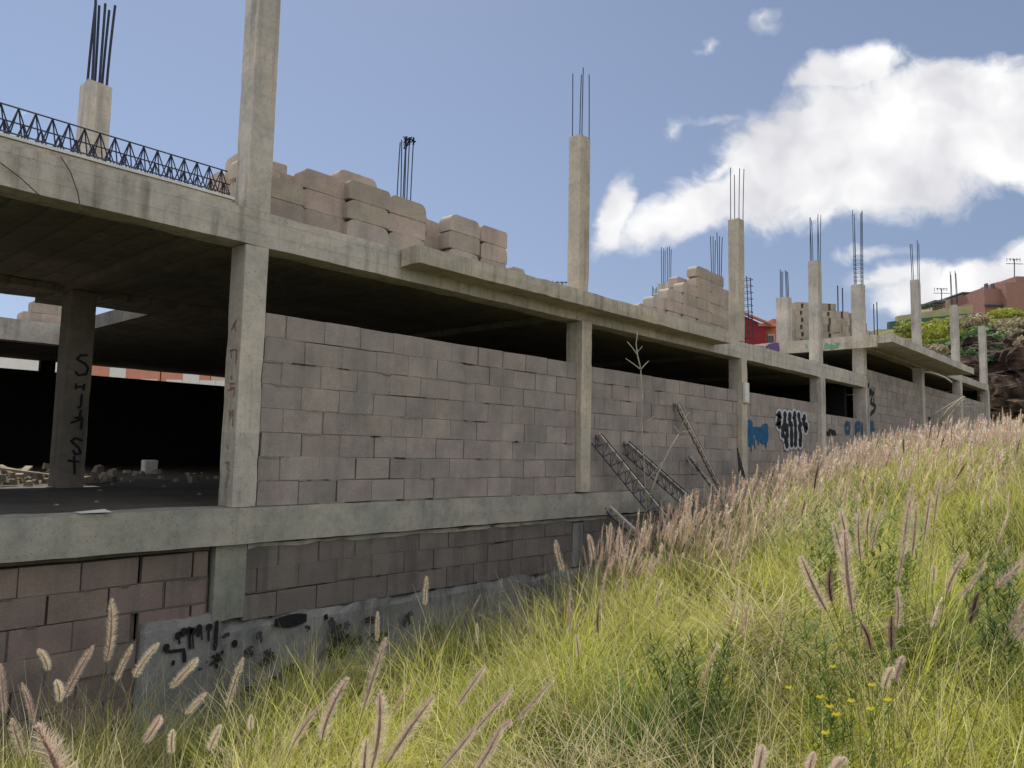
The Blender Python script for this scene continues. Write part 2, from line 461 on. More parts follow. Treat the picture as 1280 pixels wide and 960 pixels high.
WL = brick_wall(-2.0, 3.02, -3.40, 9, 7.50, M['block_red'], M['mortar_red'], holes=.16, gap=.018, wav=.03)
m = MB(); m.rough(-2, 3.7, 7.515, 7.62, -1.06, -1.012, .2, .01); m.build('mortar_bed', M['mortar_red'], P)
WL2 = brick_wall(3.0, 3.68, -1.84, 3, 7.50, M['block_red'], M['mortar_red'], holes=.2, gap=.03)
WM = brick_wall(4.06, 9.62, -1.80, 3, 7.47, M['block_low'], M['mortar_low'], wav=.02, phase=.12)
WM2 = brick_wall(9.92, 23.6, -1.80, 3, 7.47, M['block_low'], M['mortar_low'], wav=.02)
m = MB(); m.rough(4.06, 23.6, 7.44, 7.62, -1.09, -1.012, .15, .016, 5); m.build('mortar_bed', M['conc_band'], P)
m = MB(); m.rough(3.80, 23.6, 7.455, 7.7, -3.7, -1.78, .12, .022, 2.5); LOWC = m.build('foundation_wall', M['conc_low'], P)
m = MB(); m.rough(3.02, 3.86, 7.462, 7.7, -3.7, -1.68, .10, .018, 2.5); STUB = m.build('foundation_pier', M['conc_low'], P)
# rear and end walls
m = MB()
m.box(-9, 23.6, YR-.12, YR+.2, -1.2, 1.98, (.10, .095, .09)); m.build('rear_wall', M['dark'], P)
m = MB(); m.box(-9.2, 23.6, YR+.01, YR+2.2, 2.562, 2.70); m.build('rear_sun_blocker', M['under'], P)  # unseen overhang, added to keep sun out of the rear gap
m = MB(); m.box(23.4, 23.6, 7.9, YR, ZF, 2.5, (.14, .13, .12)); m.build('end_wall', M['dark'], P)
m = MB(); m.box(-9.2, -9, 7.9, YR, ZF, 2.26, (.14, .13, .12)); m.build('end_wall', M['dark'], P)  # unseen left end, added as a full wall to keep the hall dark
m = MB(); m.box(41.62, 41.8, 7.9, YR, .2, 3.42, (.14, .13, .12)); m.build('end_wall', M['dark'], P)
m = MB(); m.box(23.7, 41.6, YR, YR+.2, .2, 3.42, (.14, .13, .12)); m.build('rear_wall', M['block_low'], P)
for x in (6.5, 12.4, 18.2):
    m = MB(); m.box(x, x+.35, YR-.25, YR-.002, 1.9, 2.28); m.build('rear_column', M['dark'], P)
m = MB(); m.rough(36.2, 41.2, 7.44, 7.462, .6, 1.72, .3, .003); m.build('plaster_panel', M['plaster'], P)

# columns ------------------------------------------------------------
def rebar(parent, x, y, z0, z1, n=4, w=.10, r=.009, tilt=0, caps=False, hoops=None):
    pos = [(-w, -w), (w, -w), (w, w), (-w, w), (0, -w), (0, w)][:n]
    for i, (dx, dy) in enumerate(pos):
        top = z1-random.uniform(0, .10)*(z1-z0)
        bx, by = random.uniform(-.035, .035)+tilt, random.uniform(-.03, .03)
        mb = MB(); k = 6
        pts = [(x+dx+bx*(t/k)**1.6, y+dy+by*(t/k)**1.5, z0-.02+(top-z0)*t/k) for t in range(k+1)]
        mb.tube(pts, r, 6)
        if hoops and i == 0:
            for q in range(hoops):
                zz = z0+.12+q*.13
                for (a, b) in (((-w, -w), (w, -w)), ((w, -w), (w, w)), ((w, w), (-w, w)), ((-w, w), (-w, -w))):
                    mb.tube([(x+a[0], y+a[1], zz), (x+b[0], y+b[1], zz+.01)], .006, 4)
        o = mb.build('rebar', M['steel'], parent, smooth=False)
        if caps and i in (0, 1, 2, 4):
            c = MB(); q = pts[-1]
            c.tube([(q[0], q[1], q[2]-.10), (q[0], q[1], q[2]-.05), (q[0], q[1], q[2]), (q[0], q[1], q[2]+.06)], .02, 7, .02)
            for s in range(9):
                a = random.uniform(0, 6.28)
                c.tube([(q[0], q[1], q[2]-.05), (q[0]+.05*math.cos(a), q[1]+.05*math.sin(a), q[2]+random.uniform(-.1, .08))], .012, 4)
            c.build('mortar_lump', M['dark'], o)
def column(xr, y0, parts, w=.27, dpt=.28, top=None, bars=4, mat='conc', name='column', r=.009, barlen=1.2, **kw):
    m = MB()
    for (a, b, yy) in parts: m.rough(xr-w, xr, yy, y0+dpt, a, b, .11, .0035, 2.6)
    c = m.build(name, M[mat], P)
    if bars: rebar(c, xr-w/2, y0+dpt*.45, parts[-1][1], parts[-1][1]+barlen, bars, r=r, **kw)
    return c
C1 = column(4.11, YF, [(ZF, ZB, 7.40), (ZT, ZCOL, 7.41)], bars=4, dpt=.31)
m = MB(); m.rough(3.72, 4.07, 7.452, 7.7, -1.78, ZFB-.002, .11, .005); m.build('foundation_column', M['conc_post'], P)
for xf in (9.91, 15.70, 20.38, 23.5):
    m = MB(); m.rough(xf-.28, xf, 7.455, 7.7, -1.80, -1.10, .12, .006); m.build('foundation_column', M['conc_low'], P)
column(9.91, YF, [(ZF+.02, ZB, 7.33), (ZT, ZCOL, 7.41)], mat='conc_warm', barlen=1.22, dpt=.26)
column(15.70, YF, [(ZF, ZB, 7.36), (ZT, ZCOL, 7.41)], mat='conc_warm', barlen=1.25, dpt=.27)
column(20.38, YF, [(ZF, ZB, 7.36), (ZT, ZCOL, 7.41)], w=.30, barlen=1.35, dpt=.27, bars=6)
column(23.96, YF, [(ZF, ZB, 7.36), (ZT, 3.36, 7.41), (ZT2, ZCOL, 7.41)], w=.30, barlen=2.4, dpt=.34, hoops=7, bars=6)
column(30.20, YF, [(-.5, ZB2, 7.36), (ZT2, ZCOL2, 7.41)], w=.34, barlen=1.5, r=.012)
column(36.05, YF, [(-.5, ZB2, 7.36), (ZT2, ZCOL2, 7.41)], w=.36, barlen=1.5, r=.013)
column(41.50, YF, [(-.5, ZB2, 7.36), (ZT2, 6.45, 7.41)], w=.40, barlen=0, bars=0)
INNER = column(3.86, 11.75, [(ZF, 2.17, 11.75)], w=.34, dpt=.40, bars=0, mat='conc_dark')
column(3.88, 11.78, [(2.60, ZCOL, 11.78)], w=.34, dpt=.36, bars=6, barlen=1.35, r=.018)
column(9.85, 11.9, [(ZF, 2.17, 11.9), (2.60, 5.15, 11.9)], w=.3, dpt=.4, bars=6, barlen=1.4, caps=True, r=.012)
column(15.45, 11.6, [(ZF, 2.17, 11.6), (2.60, ZCOL, 11.6)], w=.3, dpt=.4, bars=4, barlen=.0001)
column(20.30, 11.9, [(ZF, 2.17, 11.9), (2.60, ZCOL, 11.9)], w=.32, dpt=.4, bars=6, r=.011)
column(20.0, 10.1, [(2.60, 5.0, 10.1)], w=.3, dpt=.3, bars=6, barlen=1.5, r=.012)
column(23.2, 14.1, [(2.60, 5.31, 14.1)], w=.3, dpt=.3, bars=6, barlen=.75, r=.012)
column(24.5, 9.9, [(ZT2, 5.31, 9.9)], w=.36, dpt=.4, bars=6, barlen=1.0, r=.012)
for (u, v0, v1, yy) in ((1047, 380, 357, 9.4), (1053, 385, 360, 9.6), (1096, 395, 378, 9.6), (1092, 395, 380, 9.9)):
    q = sv(u, v1, 'y', yy)
    b = MB(); b.tube([(q[0], yy, ZT2-.01), (q[0], yy, q[2])], .02, 6); b.build('rebar', M['steel'], P)

# meter box on the third column
m = MB(); m.box(15.45, 15.66, 7.30, 7.356, 1.18, 1.62); m.box(15.47, 15.64, 7.29, 7.30, 1.2, 1.6)
o = m.build('meter_box', M['white'], None, bevel=.008); tag(o, 'small white box mounted on a column left of the blue graffiti', 'box')

# ------------------------------------------------------------------ graffiti (paint on the wall faces)
def ribbon(mb, pts, w, to3, lift=0., jit=.12):
    """a sprayed stroke: flat ribbon, round ends, uneven width"""
    P2 = [Vector(p) for p in pts]
    fine = []
    for a, b in zip(P2[:-1], P2[1:]):
        n = max(1, int((b-a).length/(w*.7)))
        fine += [a.lerp(b, t/n) for t in range(n)]
    fine.append(P2[-1])
    L, Rr = [], []
    for i, p in enumerate(fine):
        d = (fine[min(i+1, len(fine)-1)]-fine[max(i-1, 0)])
        d = d.normalized() if d.length > 1e-9 else Vector((1, 0))
        nrm = Vector((-d.y, d.x)); ww = w/2*(1+random.uniform(-jit, jit))
        if i in (0, len(fine)-1): ww *= .6
        L.append(p+nrm*ww); Rr.append(p-nrm*ww)
    vs = [to3(q, lift) for q in L]+[to3(q, lift) for q in Rr]; n = len(fine)
    mb.add(vs, [(i, i+1, n+i+1, n+i) for i in range(n-1)])
def blob(mb, cx, cz, rx, rz, to3, lift=0, k=18, j=.10, rot=0):
    vs = [to3(Vector((cx, cz)), lift)]
    for i in range(k):
        a = 2*math.pi*i/k; r = 1+random.uniform(-j, j)
        x, z = rx*r*math.cos(a), rz*r*math.sin(a)
        vs.append(to3(Vector((cx+x*math.cos(rot)-z*math.sin(rot), cz+x*math.sin(rot)+z*math.cos(rot))), lift))
    mb.add(vs, [(0, 1+i, 1+(i+1) % k) for i in range(k)])
def facade(y):
    def f(q, lift=0.): return (q[0], y-lift, q[1])
    return f
def px2(lst, y):          # measured points on the facade -> metres on it
    return [(float(p[0]), float(p[2])) for p in (sv(u, v, 'y', y) for u, v in lst)]
# blue cloud shape
yy = 7.455; g = MB(); fc = facade(yy)
zb = lambda x, y: (920+x/12.8, 500+y/12.8)
for (x, y, rx, rz) in ((210, 400, 62, 95), (230, 520, 80, 95), (235, 660, 70, 85), (330, 500, 95, 70), (400, 540, 95, 110), (470, 440, 50, 70), (450, 650, 60, 60), (370, 600, 60, 50), (480, 560, 40, 100)):
    c, = px2([zb(x, y)], yy); ex, = px2([zb(x+rx, y)], yy); ez, = px2([zb(x, y-rz)], yy)
    blob(g, c[0], c[1], abs(ex[0]-c[0]), abs(ez[1]-c[1]), fc, .0006*len(g.f)/18)
for (x, y) in ((300, 760), (360, 700), (240, 790), (480, 740)):
    ribbon(g, px2([zb(x, y-60), zb(x+4, y+25)], yy), .05, fc, .0045)
g.build_split('graffiti', M['blue_paint'], W3)
# black letters outlined in white
gw, gb = MB(), MB()
strokes = [((690, 235), (685, 290)), ((680, 345), (690, 405)), ((780, 240), (775, 400), (745, 470), (745, 550)), ((858, 250), (860, 370)), ((935, 235), (940, 340)),
           ((1000, 250), (1025, 390)), ((1090, 280), (1080, 370)), ((1120, 410), (1110, 470)), ((810, 430), (815, 560)), ((790, 610), (810, 720)), ((880, 400), (885, 560), (885, 700)),
           ((945, 400), (950, 560), (945, 700)), ((1010, 440), (1030, 560)), ((1030, 590), (1025, 700))]
def wpx(n, y): a, = px2([zb(800, 500)], y); b, = px2([zb(800+n, 500)], y); return abs(b[0]-a[0])
k = 0
for s in strokes:
    p = px2([zb(*q) for q in s], yy)
    ribbon(gw, p, wpx(98, yy), fc, .0004*k, .03)
    for q in (p[0], p[-1]): blob(gw, q[0], q[1], wpx(50, yy), wpx(62, yy)*.62, fc, .0004*k+.0002, j=.04)
    ribbon(gb, p, wpx(58, yy), fc, .0075+.0003*k, .08)
    for q in (p[0], p[-1]): blob(gb, q[0], q[1], wpx(28, yy), wpx(28, yy)*.9, fc, .0075+.0003*k+.00015, j=.06)
    k += 1
gw.build_split('graffiti', M['white_paint'], W3); gb.build_split('graffiti', M['black_paint'], W3)
# black scribble and blue letters further right
g = MB()
za = lambda x, y: (1020+x/12.8, 470+y/12.8)
for s in (((180, 940), (240, 870), (300, 940)), ((200, 870), (310, 900)), ((250, 860), (260, 960)), ((300, 870), (320, 950)), ((170, 900), (230, 950))):
    ribbon(g, px2([za(*q) for q in s], yy), .10, fc, .0004*len(g.f)/6)
g.build_split('graffiti', M['black_paint'], W4)
g = MB(); fy = facade(7.355)
for s in (((470, 760), (480, 900), (530, 900), (540, 770), (470, 760)), ((640, 740), (640, 940)), ((640, 760), (700, 760), (700, 850), (650, 850)), ((740, 740), (740, 950)),):
    ribbon(g, px2([za(*q) for q in s], 7.455), .17, facade(7.455), .0003*len(g.f)/6)
g.build_split('graffiti', M['blue_dull'], W4)
g = MB()
for s in (((835, 750), (830, 960)), ((840, 760), (910, 770), (930, 940)), ((880, 740), (880, 950)), ((860, 850), (930, 860))):
    ribbon(g, px2([za(*q) for q in s], 7.455), .2, facade(7.455), .0003*len(g.f)/6)
g.build_split('graffiti', M['blue_dull'], W5)
g = MB()
for s in (((850, 110), (835, 200)), ((840, 230), (900, 240), (860, 290), (850, 330)), ((930, 190), (930, 280), (890, 290)), ((890, 340), (880, 440), (950, 470)), ((920, 340), (930, 430)), ((960, 470), (930, 560), (890, 590), (870, 640)), ((870, 200), (910, 330))):
    ribbon(g, px2([za(*q) for q in s], 7.455), .13, facade(7.455), .0003*len(g.f)/6)
g.build_split('graffiti', M['black_paint'], W5)
# purple and green tags on the raised roof's side beam (plane x = 23.19)
def sidef(x):
    def f(q, lift=0.): return (x-lift, q[0], q[1])
    return f
def px3(lst, x): return [(float(p[1]), float(p[2])) for p in (sv(u, v, 'x', x) for u, v in lst)]
zc = lambda x, y: (860+x/8, 380+y/8)
g = MB()
for s in (((700, 430), (760, 440)), ((790, 415), (790, 470), (830, 440), (850, 480)), ((860, 405), (850, 450), (900, 410), (890, 490)), ((800, 420), (910, 408)), ((820, 470), (900, 485)), ((840, 430), (910, 440))):
    ribbon(g, px3([zc(*q) for q in s], 23.188), .16, sidef(23.188), .0004*len(g.f)/6)
g.build_split('graffiti', M['purple_paint'], P)
g = MB(); ze = lambda x, y: (1000+x/8, 400+y/8)
for s in (((245, 285), (260, 235), (300, 280)), ((300, 240), (310, 285), (340, 250)), ((345, 235), (390, 235), (350, 280)), ((250, 280), (380, 270)), ((60, 240), (70, 280))):
    ribbon(g, px3([ze(*q) for q in s], 23.188), .07, sidef(23.188), .0004*len(g.f)/6)
g.build_split('graffiti', M['green_paint'], P)
# SHAST down the inner column (its front face y = 11.74)
g = MB(); fi = facade(11.738); zi = lambda x, y: (70+x/5.333, 420+y/5.333)
for s in (((215, 130), (165, 128), (140, 155), (195, 185), (215, 215), (200, 255), (150, 262), (125, 235)),
          ((135, 315), (130, 358)), ((130, 338), (185, 338)), ((190, 318), (182, 365)),
          ((172, 385), (165, 470), (140, 480)), ((165, 490), (155, 560), (95, 580)), ((120, 545), (175, 545), (165, 625)),
          ((180, 700), (130, 680), (100, 700), (150, 745), (165, 780), (130, 790), (110, 760)),
          ((75, 830), (155, 838)), ((120, 800), (125, 925))):
    ribbon(g, px2([zi(*q) for q in s], 11.738), .035, fi, .0003*len(g.f)/8)
g.build_split('graffiti', M['black_paint'], INNER)
# thin red writing down the left side of the first column (plane x = 3.84)
g = MB(); zr = lambda x, y: (270+x/3.7, 380+y/3.7)
for s in (((70, 120), (95, 70)), ((82, 85), (92, 130)), ((62, 215), (95, 210), (90, 280)), ((68, 215), (72, 250)), ((70, 330), (72, 350)), ((62, 370), (88, 365)), ((55, 400), (85, 385), (80, 430)), ((68, 375), (70, 400)),
          ((60, 490), (70, 510), (60, 540)), ((62, 515), (80, 490), (78, 570)), ((50, 650), (58, 670)), ((45, 735), (62, 730), (55, 760), (65, 775)), ((60, 780), (45, 850))):
    ribbon(g, px3([zr(*q) for q in s], 3.832), .014, sidef(3.832), .0003*len(g.f)/6)
g.build_split('graffiti', M['red_paint'], C1)
# black spray on the foundation
g = MB(); zl = lambda x, y: (180+x/5.333, 740+y/5.333); yl = 7.438
for s, w in ((((225, 290), (240, 350)), .02), (((300, 260), (308, 380)), .03), (((322, 265), (330, 380)), .018), (((365, 240), (360, 300)), .05), (((430, 225), (430, 330)), .025), (((485, 190), (472, 390)), .045), (((260, 265), (262, 300)), .03),
             (((145, 370), (150, 400), (265, 385), (270, 470)), .035), (((195, 455), (190, 490)), .05), (((380, 250), (385, 320)), .02), (((440, 490), (530, 390)), .035), (((450, 425), (520, 455)), .035), (((485, 405), (482, 510)), .035), (((415, 465), (420, 470)), .05), (((360, 515), (385, 512)), .03)):
    ribbon(g, px2([zl(*q) for q in s], yl), w, facade(yl), .0003*len(g.f)/4)
for (x, y) in ((225, 290), (260, 262), (298, 258), (322, 262), (365, 240), (430, 235), (145, 372), (600, 345)):
    c, = px2([zl(x, y)], yl); blob(g, c[0], c[1], .035, .04, facade(yl), .012)
g.build_split('graffiti', M['black_paint'], STUB)
g = MB()
for s, w in ((((870, 205), (960, 195), (1085, 172)), .13), (((1210, 150), (1215, 185)), .1)):
    ribbon(g, px2([zl(*q) for q in s], 7.425), w, facade(7.425), .001*len(g.f)/4, .25)
g.build_split('graffiti', M['black_paint'], LOWC)
g = MB()
for (x, y, rx, rz) in ((1290, 380, 60, 110), (1330, 300, 40, 60), (1420, 330, 40, 40), (1560, 300, 60, 40), (1500, 190, 50, 25), (1750, 170, 30, 50), (1950, 260, 30, 60), (820, 420, 60, 60), (540, 285, 30, 20), (760, 280, 30, 45), (690, 380, 35, 50), (1070, 240, 20, 25), (850, 590, 55, 40), (960, 510, 60, 40), (700, 650, 50, 35), (1240, 220, 45, 60), (1230, 350, 50, 70), (1300, 250, 40, 60)):
    c, = px2([zl(x, y)], 7.428); e, = px2([zl(x+rx, y)], 7.428); f, = px2([zl(x, y-rz)], 7.428)
    for q in range(6):
        ox, oz = random.uniform(-.7, .7)*(e[0]-c[0]), random.uniform(-.7, .7)*(f[1]-c[1])
        blob(g, c[0]+ox, c[1]+oz, (e[0]-c[0])*random.uniform(.25, .6), (f[1]-c[1])*random.uniform(.25, .6), facade(7.428), .0007*(len(g.f)/18), j=.45)
SMOKE = plain('soot_stain', (.055, .055, .058), .9, .5, 10)
g.build_split('stain', SMOKE, LOWC)

# ------------------------------------------------------------------ loose vault blocks on the roof
def vault_mesh(w=.66, h=.245, d=.24, cr=.115, lip=False, holes=False):
    prof = [(-w/2, 0), (-w/2, h-cr)]
    for i in range(1, 6):
        a = math.pi-(math.pi/2)*i/5; prof.append((-w/2+cr+cr*math.cos(a), h-cr+cr*math.sin(a)))
    for i in range(0, 6):
        a = math.pi/2-(math.pi/2)*i/5; prof.append((w/2-cr+cr*math.cos(a), h-cr+cr*math.sin(a)))
    prof += [(w/2, 0)]
    m = MB(); n = len(prof)
    vs = [(x, -d/2, z) for x, z in prof]+[(x, d/2, z) for x, z in prof]
    fs = [tuple(range(n))[::-1], tuple(range(n, 2*n))]+[(i, (i+1) % n, n+(i+1) % n, n+i) for i in range(n)]
    m.add(vs, fs, (.300, .262, .240))
    if lip: m.box(-w/2-.02, w/2+.02, -d/2+.02, d/2-.02, .0, .05, (.300, .262, .240))
    me = m.build('vault_block', M['vault'], None, bevel=.004)
    return me
def slot_block_mesh(w=.50, h=.25, d=.25):
    m = MB(); c = (.22, .20, .18)
    # a shell with a tall slot; a near black core paints its inner shade
    m.box(-w/2, -.045, -d/2, d/2, 0, h, c); m.box(.045, w/2, -d/2, d/2, 0, h, c)
    m.box(-.045, .045, -d/2+.09, d/2-.002, 0, h, (.05, .045, .04)); m.box(-.045, .045, -d/2+.001, -d/2+.09, .20, h, c); m.box(-.045, .045, -d/2+.001, -d/2+.09, 0, .05, c)
    return m.build('hollow_block', M['pale_block'], None, bevel=.006)
def variants(make, k, name):
    out = []
    for i in range(k):
        o = make(); s = random.uniform(.9, 1.12); out.append(o)
        a = o.data.color_attributes['tint']
        n = len(a.data); arr = np.zeros(n*4, dtype=np.float32); a.data.foreach_get('color', arr); arr = arr.reshape(-1, 4)
        arr[:, :3] *= np.array([s*random.uniform(.98, 1.08), s, s*random.uniform(.92, 1.0)], dtype=np.float32); a.data.foreach_set('color', arr.ravel())
    return out
used = set()
def spawn(pool, loc, rz, scale=(1, 1, 1), label='', cat='', group=None, tilt=(0, 0)):
    src = random.choice(pool)
    if src.name in used: o = src.copy(); COL.objects.link(o)
    else: o = src; used.add(src.name)
    o.location = loc; o.rotation_euler = (tilt[0], tilt[1], rz); o.scale = scale
    tag(o, label, cat, group); return o
vb = variants(lambda: vault_mesh(), 4, 'v'); vbr = variants(lambda: vault_mesh(cr=.06), 2, 'v2')
pools = vb+vbr
LBL1 = 'rounded concrete vault block in the stacks on the roof edge right of the tall column'
G1 = 'vault blocks stacked above the first bay'
Z0 = 2.605
def stack(x, y, n, rz=0, jit=.03, pool=None, label=LBL1, group=G1, w=1.0, base=Z0, wob=True):
    for i in range(n):
        spawn(pool or pools, (x+random.uniform(-jit, jit), y+random.uniform(-jit, jit), base+i*.247), rz+random.uniform(-.012, .012),
              (w*random.uniform(.97, 1.0), 1, 1), label, 'concrete block', group)
for (x, y, n, w) in ((4.42, 7.86, 2, .95), (5.04, 7.90, 3, .95), (4.30, 8.15, 3, .8), (5.62, 7.80, 3, 1.0), (5.67, 8.15, 4, .95), (6.28, 7.84, 3, 1.0), (6.6, 8.2, 3, 1), (7.30, 7.80, 3, .92), (7.96, 7.84, 3, .85), (8.50, 7.84, 1, .5)):
    stack(x, y, n, 0, .006, w=w)
for (x, y, n) in ((4.75, 8.25, 3), (5.2, 8.4, 3), (7.2, 8.3, 3), (7.8, 8.3, 2)): stack(x, y, n, .1, .03)
for (x, y, n) in ((4.72, 9.3, 5), (5.1, 9.25, 5), (4.55, 9.5, 4)):
    stack(x, y, n, 1.5, .02, label='rounded concrete vault block in the pile behind the tall left column', group='vault blocks behind the tall column', w=.7)
LBL2 = 'curved concrete vault block in the tall pile left of the third column'
G2 = 'vault blocks piled above the second bay'
for (x, y, n, w) in ((12.6, 8.5, 1, 1), (13.2, 8.5, 2, 1), (13.75, 8.5, 3, 1), (14.25, 8.45, 4, 1), (14.9, 8.45, 5, 1.05), (15.55, 8.45, 7, 1.1), (16.25, 8.5, 7, 1.15), (16.95, 8.6, 6, .9), (14.6, 8.8, 4, 1), (15.3, 8.8, 6, 1)):
    stack(x, y, n, 0, .012, label=LBL2, group=G2, w=w)
# lattice cage leaning at the pile's right end
def lattice(a, b, h, w, step, r=.006, parent=None, name='lattice_girder', foot=None, side=None, mat='steel', tagit=None, rc=None):
    a = Vector(a); b = Vector(b); d = (b-a).normalized(); L = (b-a).length
    s = Vector(side).normalized() if side else d.cross(Vector((0, 0, 1))).normalized(); up = s.cross(d).normalized()
    if up.z < 0 and not side: up = -up
    m = MB(); rc = rc or r*1.35
    for off in (s*w/2, -s*w/2): m.tube([a+off, a+off+(b-a)*.5, b+off], rc, 5)
    m.tube([a+up*h, a+up*h+(b-a)*.5, b+up*h], rc, 5)
    n = int(L/step)
    for i in range(n):
        p, q, t = a+d*step*i, a+d*step*(i+1), a+d*step*(i+.5)
        for off in (s*w/2, -s*w/2):
            m.tube([p+off, t+up*h], r, 4, cap=False); m.tube([t+up*h, q+off], r, 4, cap=False)
    root = empty(name, a[:])
    m.build('steel_lattice', M[mat], root)
    if foot:
        f = MB(); f.bar((a-up*.02)[:], (b-up*.02)[:], foot[0], foot[1], up=up[:]); f.build('concrete_foot', M['conc'], root, bevel=.006)
    return root
GL = 'lattice girders lying along the roof edge'
r1 = lattice((-6, 7.66, 2.69), (3.72, 7.66, 2.69), .27, .16, .135); tag(r1, 'long steel lattice girder lying nearest the roof edge left of the tall column', 'girder', GL)
r2 = lattice((-6, 7.98, 2.66), (3.9, 7.95, 2.66), .27, .16, .15); tag(r2, 'long steel lattice girder lying behind the front one on the roof', 'girder', GL)
cg = empty('rebar_cage', (17.4, 7.95, 2.6)); tag(cg, 'narrow steel reinforcement cage standing against the block pile by the third column', 'rebar cage')
m = MB()
for dx, dy in ((0, 0), (.2, 0), (.2, .2), (0, .2)): m.tube([(17.0+dx, 7.9+dy, 2.6), (16.95+dx, 7.95+dy, 4.35)], .012, 5)
m.build('bars', M['steel'], cg)
m = MB()
for i in range(11):
    z = 2.7+i*.16
    q = [(17.0+dx, 7.9+dy, z) for dx, dy in ((0, 0), (.2, 0), (.2, .2), (0, .2), (0, 0))]; m.tube(q, .007, 4)
m.build('stirrups', M['steel'], cg)
# hollow blocks on the raised roof
hb = variants(lambda: slot_block_mesh(), 4, 'h')
used_h = set()
def ruin(x0, y0, cols, label, group, ang=0., skipp=.0, slots=True):
    pool = hb if slots else hb
    ca, sa = math.cos(ang), math.sin(ang)
    for i, n in enumerate(cols):
        for k in range(n):
            if random.random() < skipp: continue
            off = .0 if k % 2 else .04
            spawn(pool, (x0+(i*.51+off)*ca, y0+(i*.51+off)*sa, ZT2+.004+k*.252), ang+random.choice((0, 0, 0, math.pi))+random.uniform(-.03, .03), (1, 1, 1), label, 'concrete block', group)
ruin(25.55, 10.55, [6, 7, 7, 7, 6], 'pale hollow block in the tall wall-like stack on the raised roof', 'hollow blocks stacked tall on the raised roof', ang=-.69)
ruin(27.75, 9.0, [6, 5, 4], 'pale hollow block in the stepped stack right of the cage topped column', 'hollow blocks in the stepped stack', ang=-.1)
ruin(24.1, 8.3, [2, 3], 'pale hollow block stacked beside the column with the tall cage', 'hollow blocks beside the caged column', ang=.1)
ruin(29.0, 9.6, [4, 3], 'pale hollow block in the low stack left of the sixth column', 'hollow blocks left of the sixth column', ang=.0)
ruin(31.0, 8.6, [4, 4, 3, 3, 3, 2, 2], 'pale hollow block in the low wall right of the sixth column', 'hollow blocks right of the sixth column', ang=.0, skipp=.06)
# blocks seen through the roof opening
for (u, n, w) in ((35, 1, .55), (52, 2, .8), (66, 2, .8), (80, 2, .8)):
    q = sv(u, 408, 'y', 18.7); stack(float(q[0]), 18.75, n, 0, .02, label='concrete block stacked beyond the roof opening', group='blocks beyond the roof opening', w=w, base=2.565)

# ------------------------------------------------------------------ joists leaning by the wall
def joist(u0, v0, u1, v1, y0, y1, side, h=.22, lab='', foot=(.09, .04), mat='steel'):
    a = sv(u0, v0, 'y', y0); b = sv(u1, v1, 'y', y1)
    d = (b-a)/np.linalg.norm(b-a)
    r = lattice(tuple(a), tuple(b+d*.5), -h, .10, .20, r=.007, name='precast_joist', foot=foot, side=side, mat=mat, rc=.010)
    tag(r, lab, 'joist', 'precast joists leaning against the block wall'); return r
joist(748, 542, 832, 645, 7.42, 6.75, (0.1, -1, .1), h=.30, lab='precast joist with open lattice leaning nearest the second column')
joist(783, 552, 858, 618, 7.40, 6.95, (0.1, -1, .1), h=.26, lab='thin precast joist with lattice leaning at the shallowest tilt')
joist(845, 503, 897, 605, 7.42, 6.9, (.3, -1, .3), h=.14, lab='steep precast joist leaning tallest against the block wall', foot=(.10, .05), mat='rust')
joist(862, 572, 886, 604, 7.42, 7.0, (.3, -1, .3), h=.08, lab='short precast joist end showing right of the others', foot=(.11, .05))
joist(760, 634, 784, 656, 7.1, 6.9, (.3, -1, .3), h=.16, lab='broken precast joist fallen low between grass and wall', foot=(.12, .06))
# scaffold scrap at third column's foot
m = MB()
for k in range(5):
    a = sv(922+k*1.5, 560+k*6, 'y', 7.2); b = sv(925+k*2.2, 600+k*2, 'y', 7.1); m.tube([tuple(a), tuple(b)], .015, 5)
o = m.build('scrap_bars', M['steel'], None); tag(o, 'dark bent steel scrap bars at the foot of the third column', 'scrap metal')

# dry stalks
def twig(pts3, r0, r1, mb): mb.tube(pts3, r0, 5, r1)
def stalk_thing(name, lab, cat, lines, mat='twig'):
    m = MB()
    for (pix, d0, d1, r0, r1) in lines:
        n = len(pix); p = [tuple(sv(u, v, 'd', d0+(d1-d0)*i/max(1, n-1))) for i, (u, v) in enumerate(pix)]
        m.tube(p, r0, 5, r1)
    o = m.build(name, M[mat], None, smooth=True); return tag(o, lab, cat)
stalk_thing('dry_stalk', 'thin pale dry stalk leaning right in front of the precast joists', 'dry plant', [
    (((808, 632), (822, 592), (838, 560), (850, 540)), 9.6, 9.4, .012, .008), (((850, 542), (843, 533)), 9.4, 9.4, .007, .003), (((848, 542), (858, 520), (862, 515)), 9.4, 9.4, .006, .003),
    (((846, 549), (856, 546)), 9.4, 9.4, .005, .003), (((853, 540), (866, 538)), 9.4, 9.4, .005, .003)])
stalk_thing('dry_stalk', 'tall thin bleached stalk with forked tips rising up to the dark opening', 'dry plant', [
    (((808, 640), (805, 580), (802, 520), (802, 490), (801, 462)), 9.3, 9.0, .006, .006), (((801, 462), (797, 445), (795, 430), (797, 416)), 9, 9, .010, .004), (((801, 462), (792, 455), (782, 448)), 9, 9, .008, .003),
    (((797, 444), (790, 434), (784, 427)), 9, 9, .008, .003), (((801, 462), (806, 456), (811, 451)), 9, 9, .008, .003), (((797, 440), (803, 433)), 9, 9, .005, .003), (((806, 529), (817, 521)), 9.2, 9.2, .007, .003),
    (((808, 600), (820, 588), (828, 577)), 9.2, 9.2, .006, .003), (((803, 500), (802, 494)), 9.2, 9.2, .014, .012)])
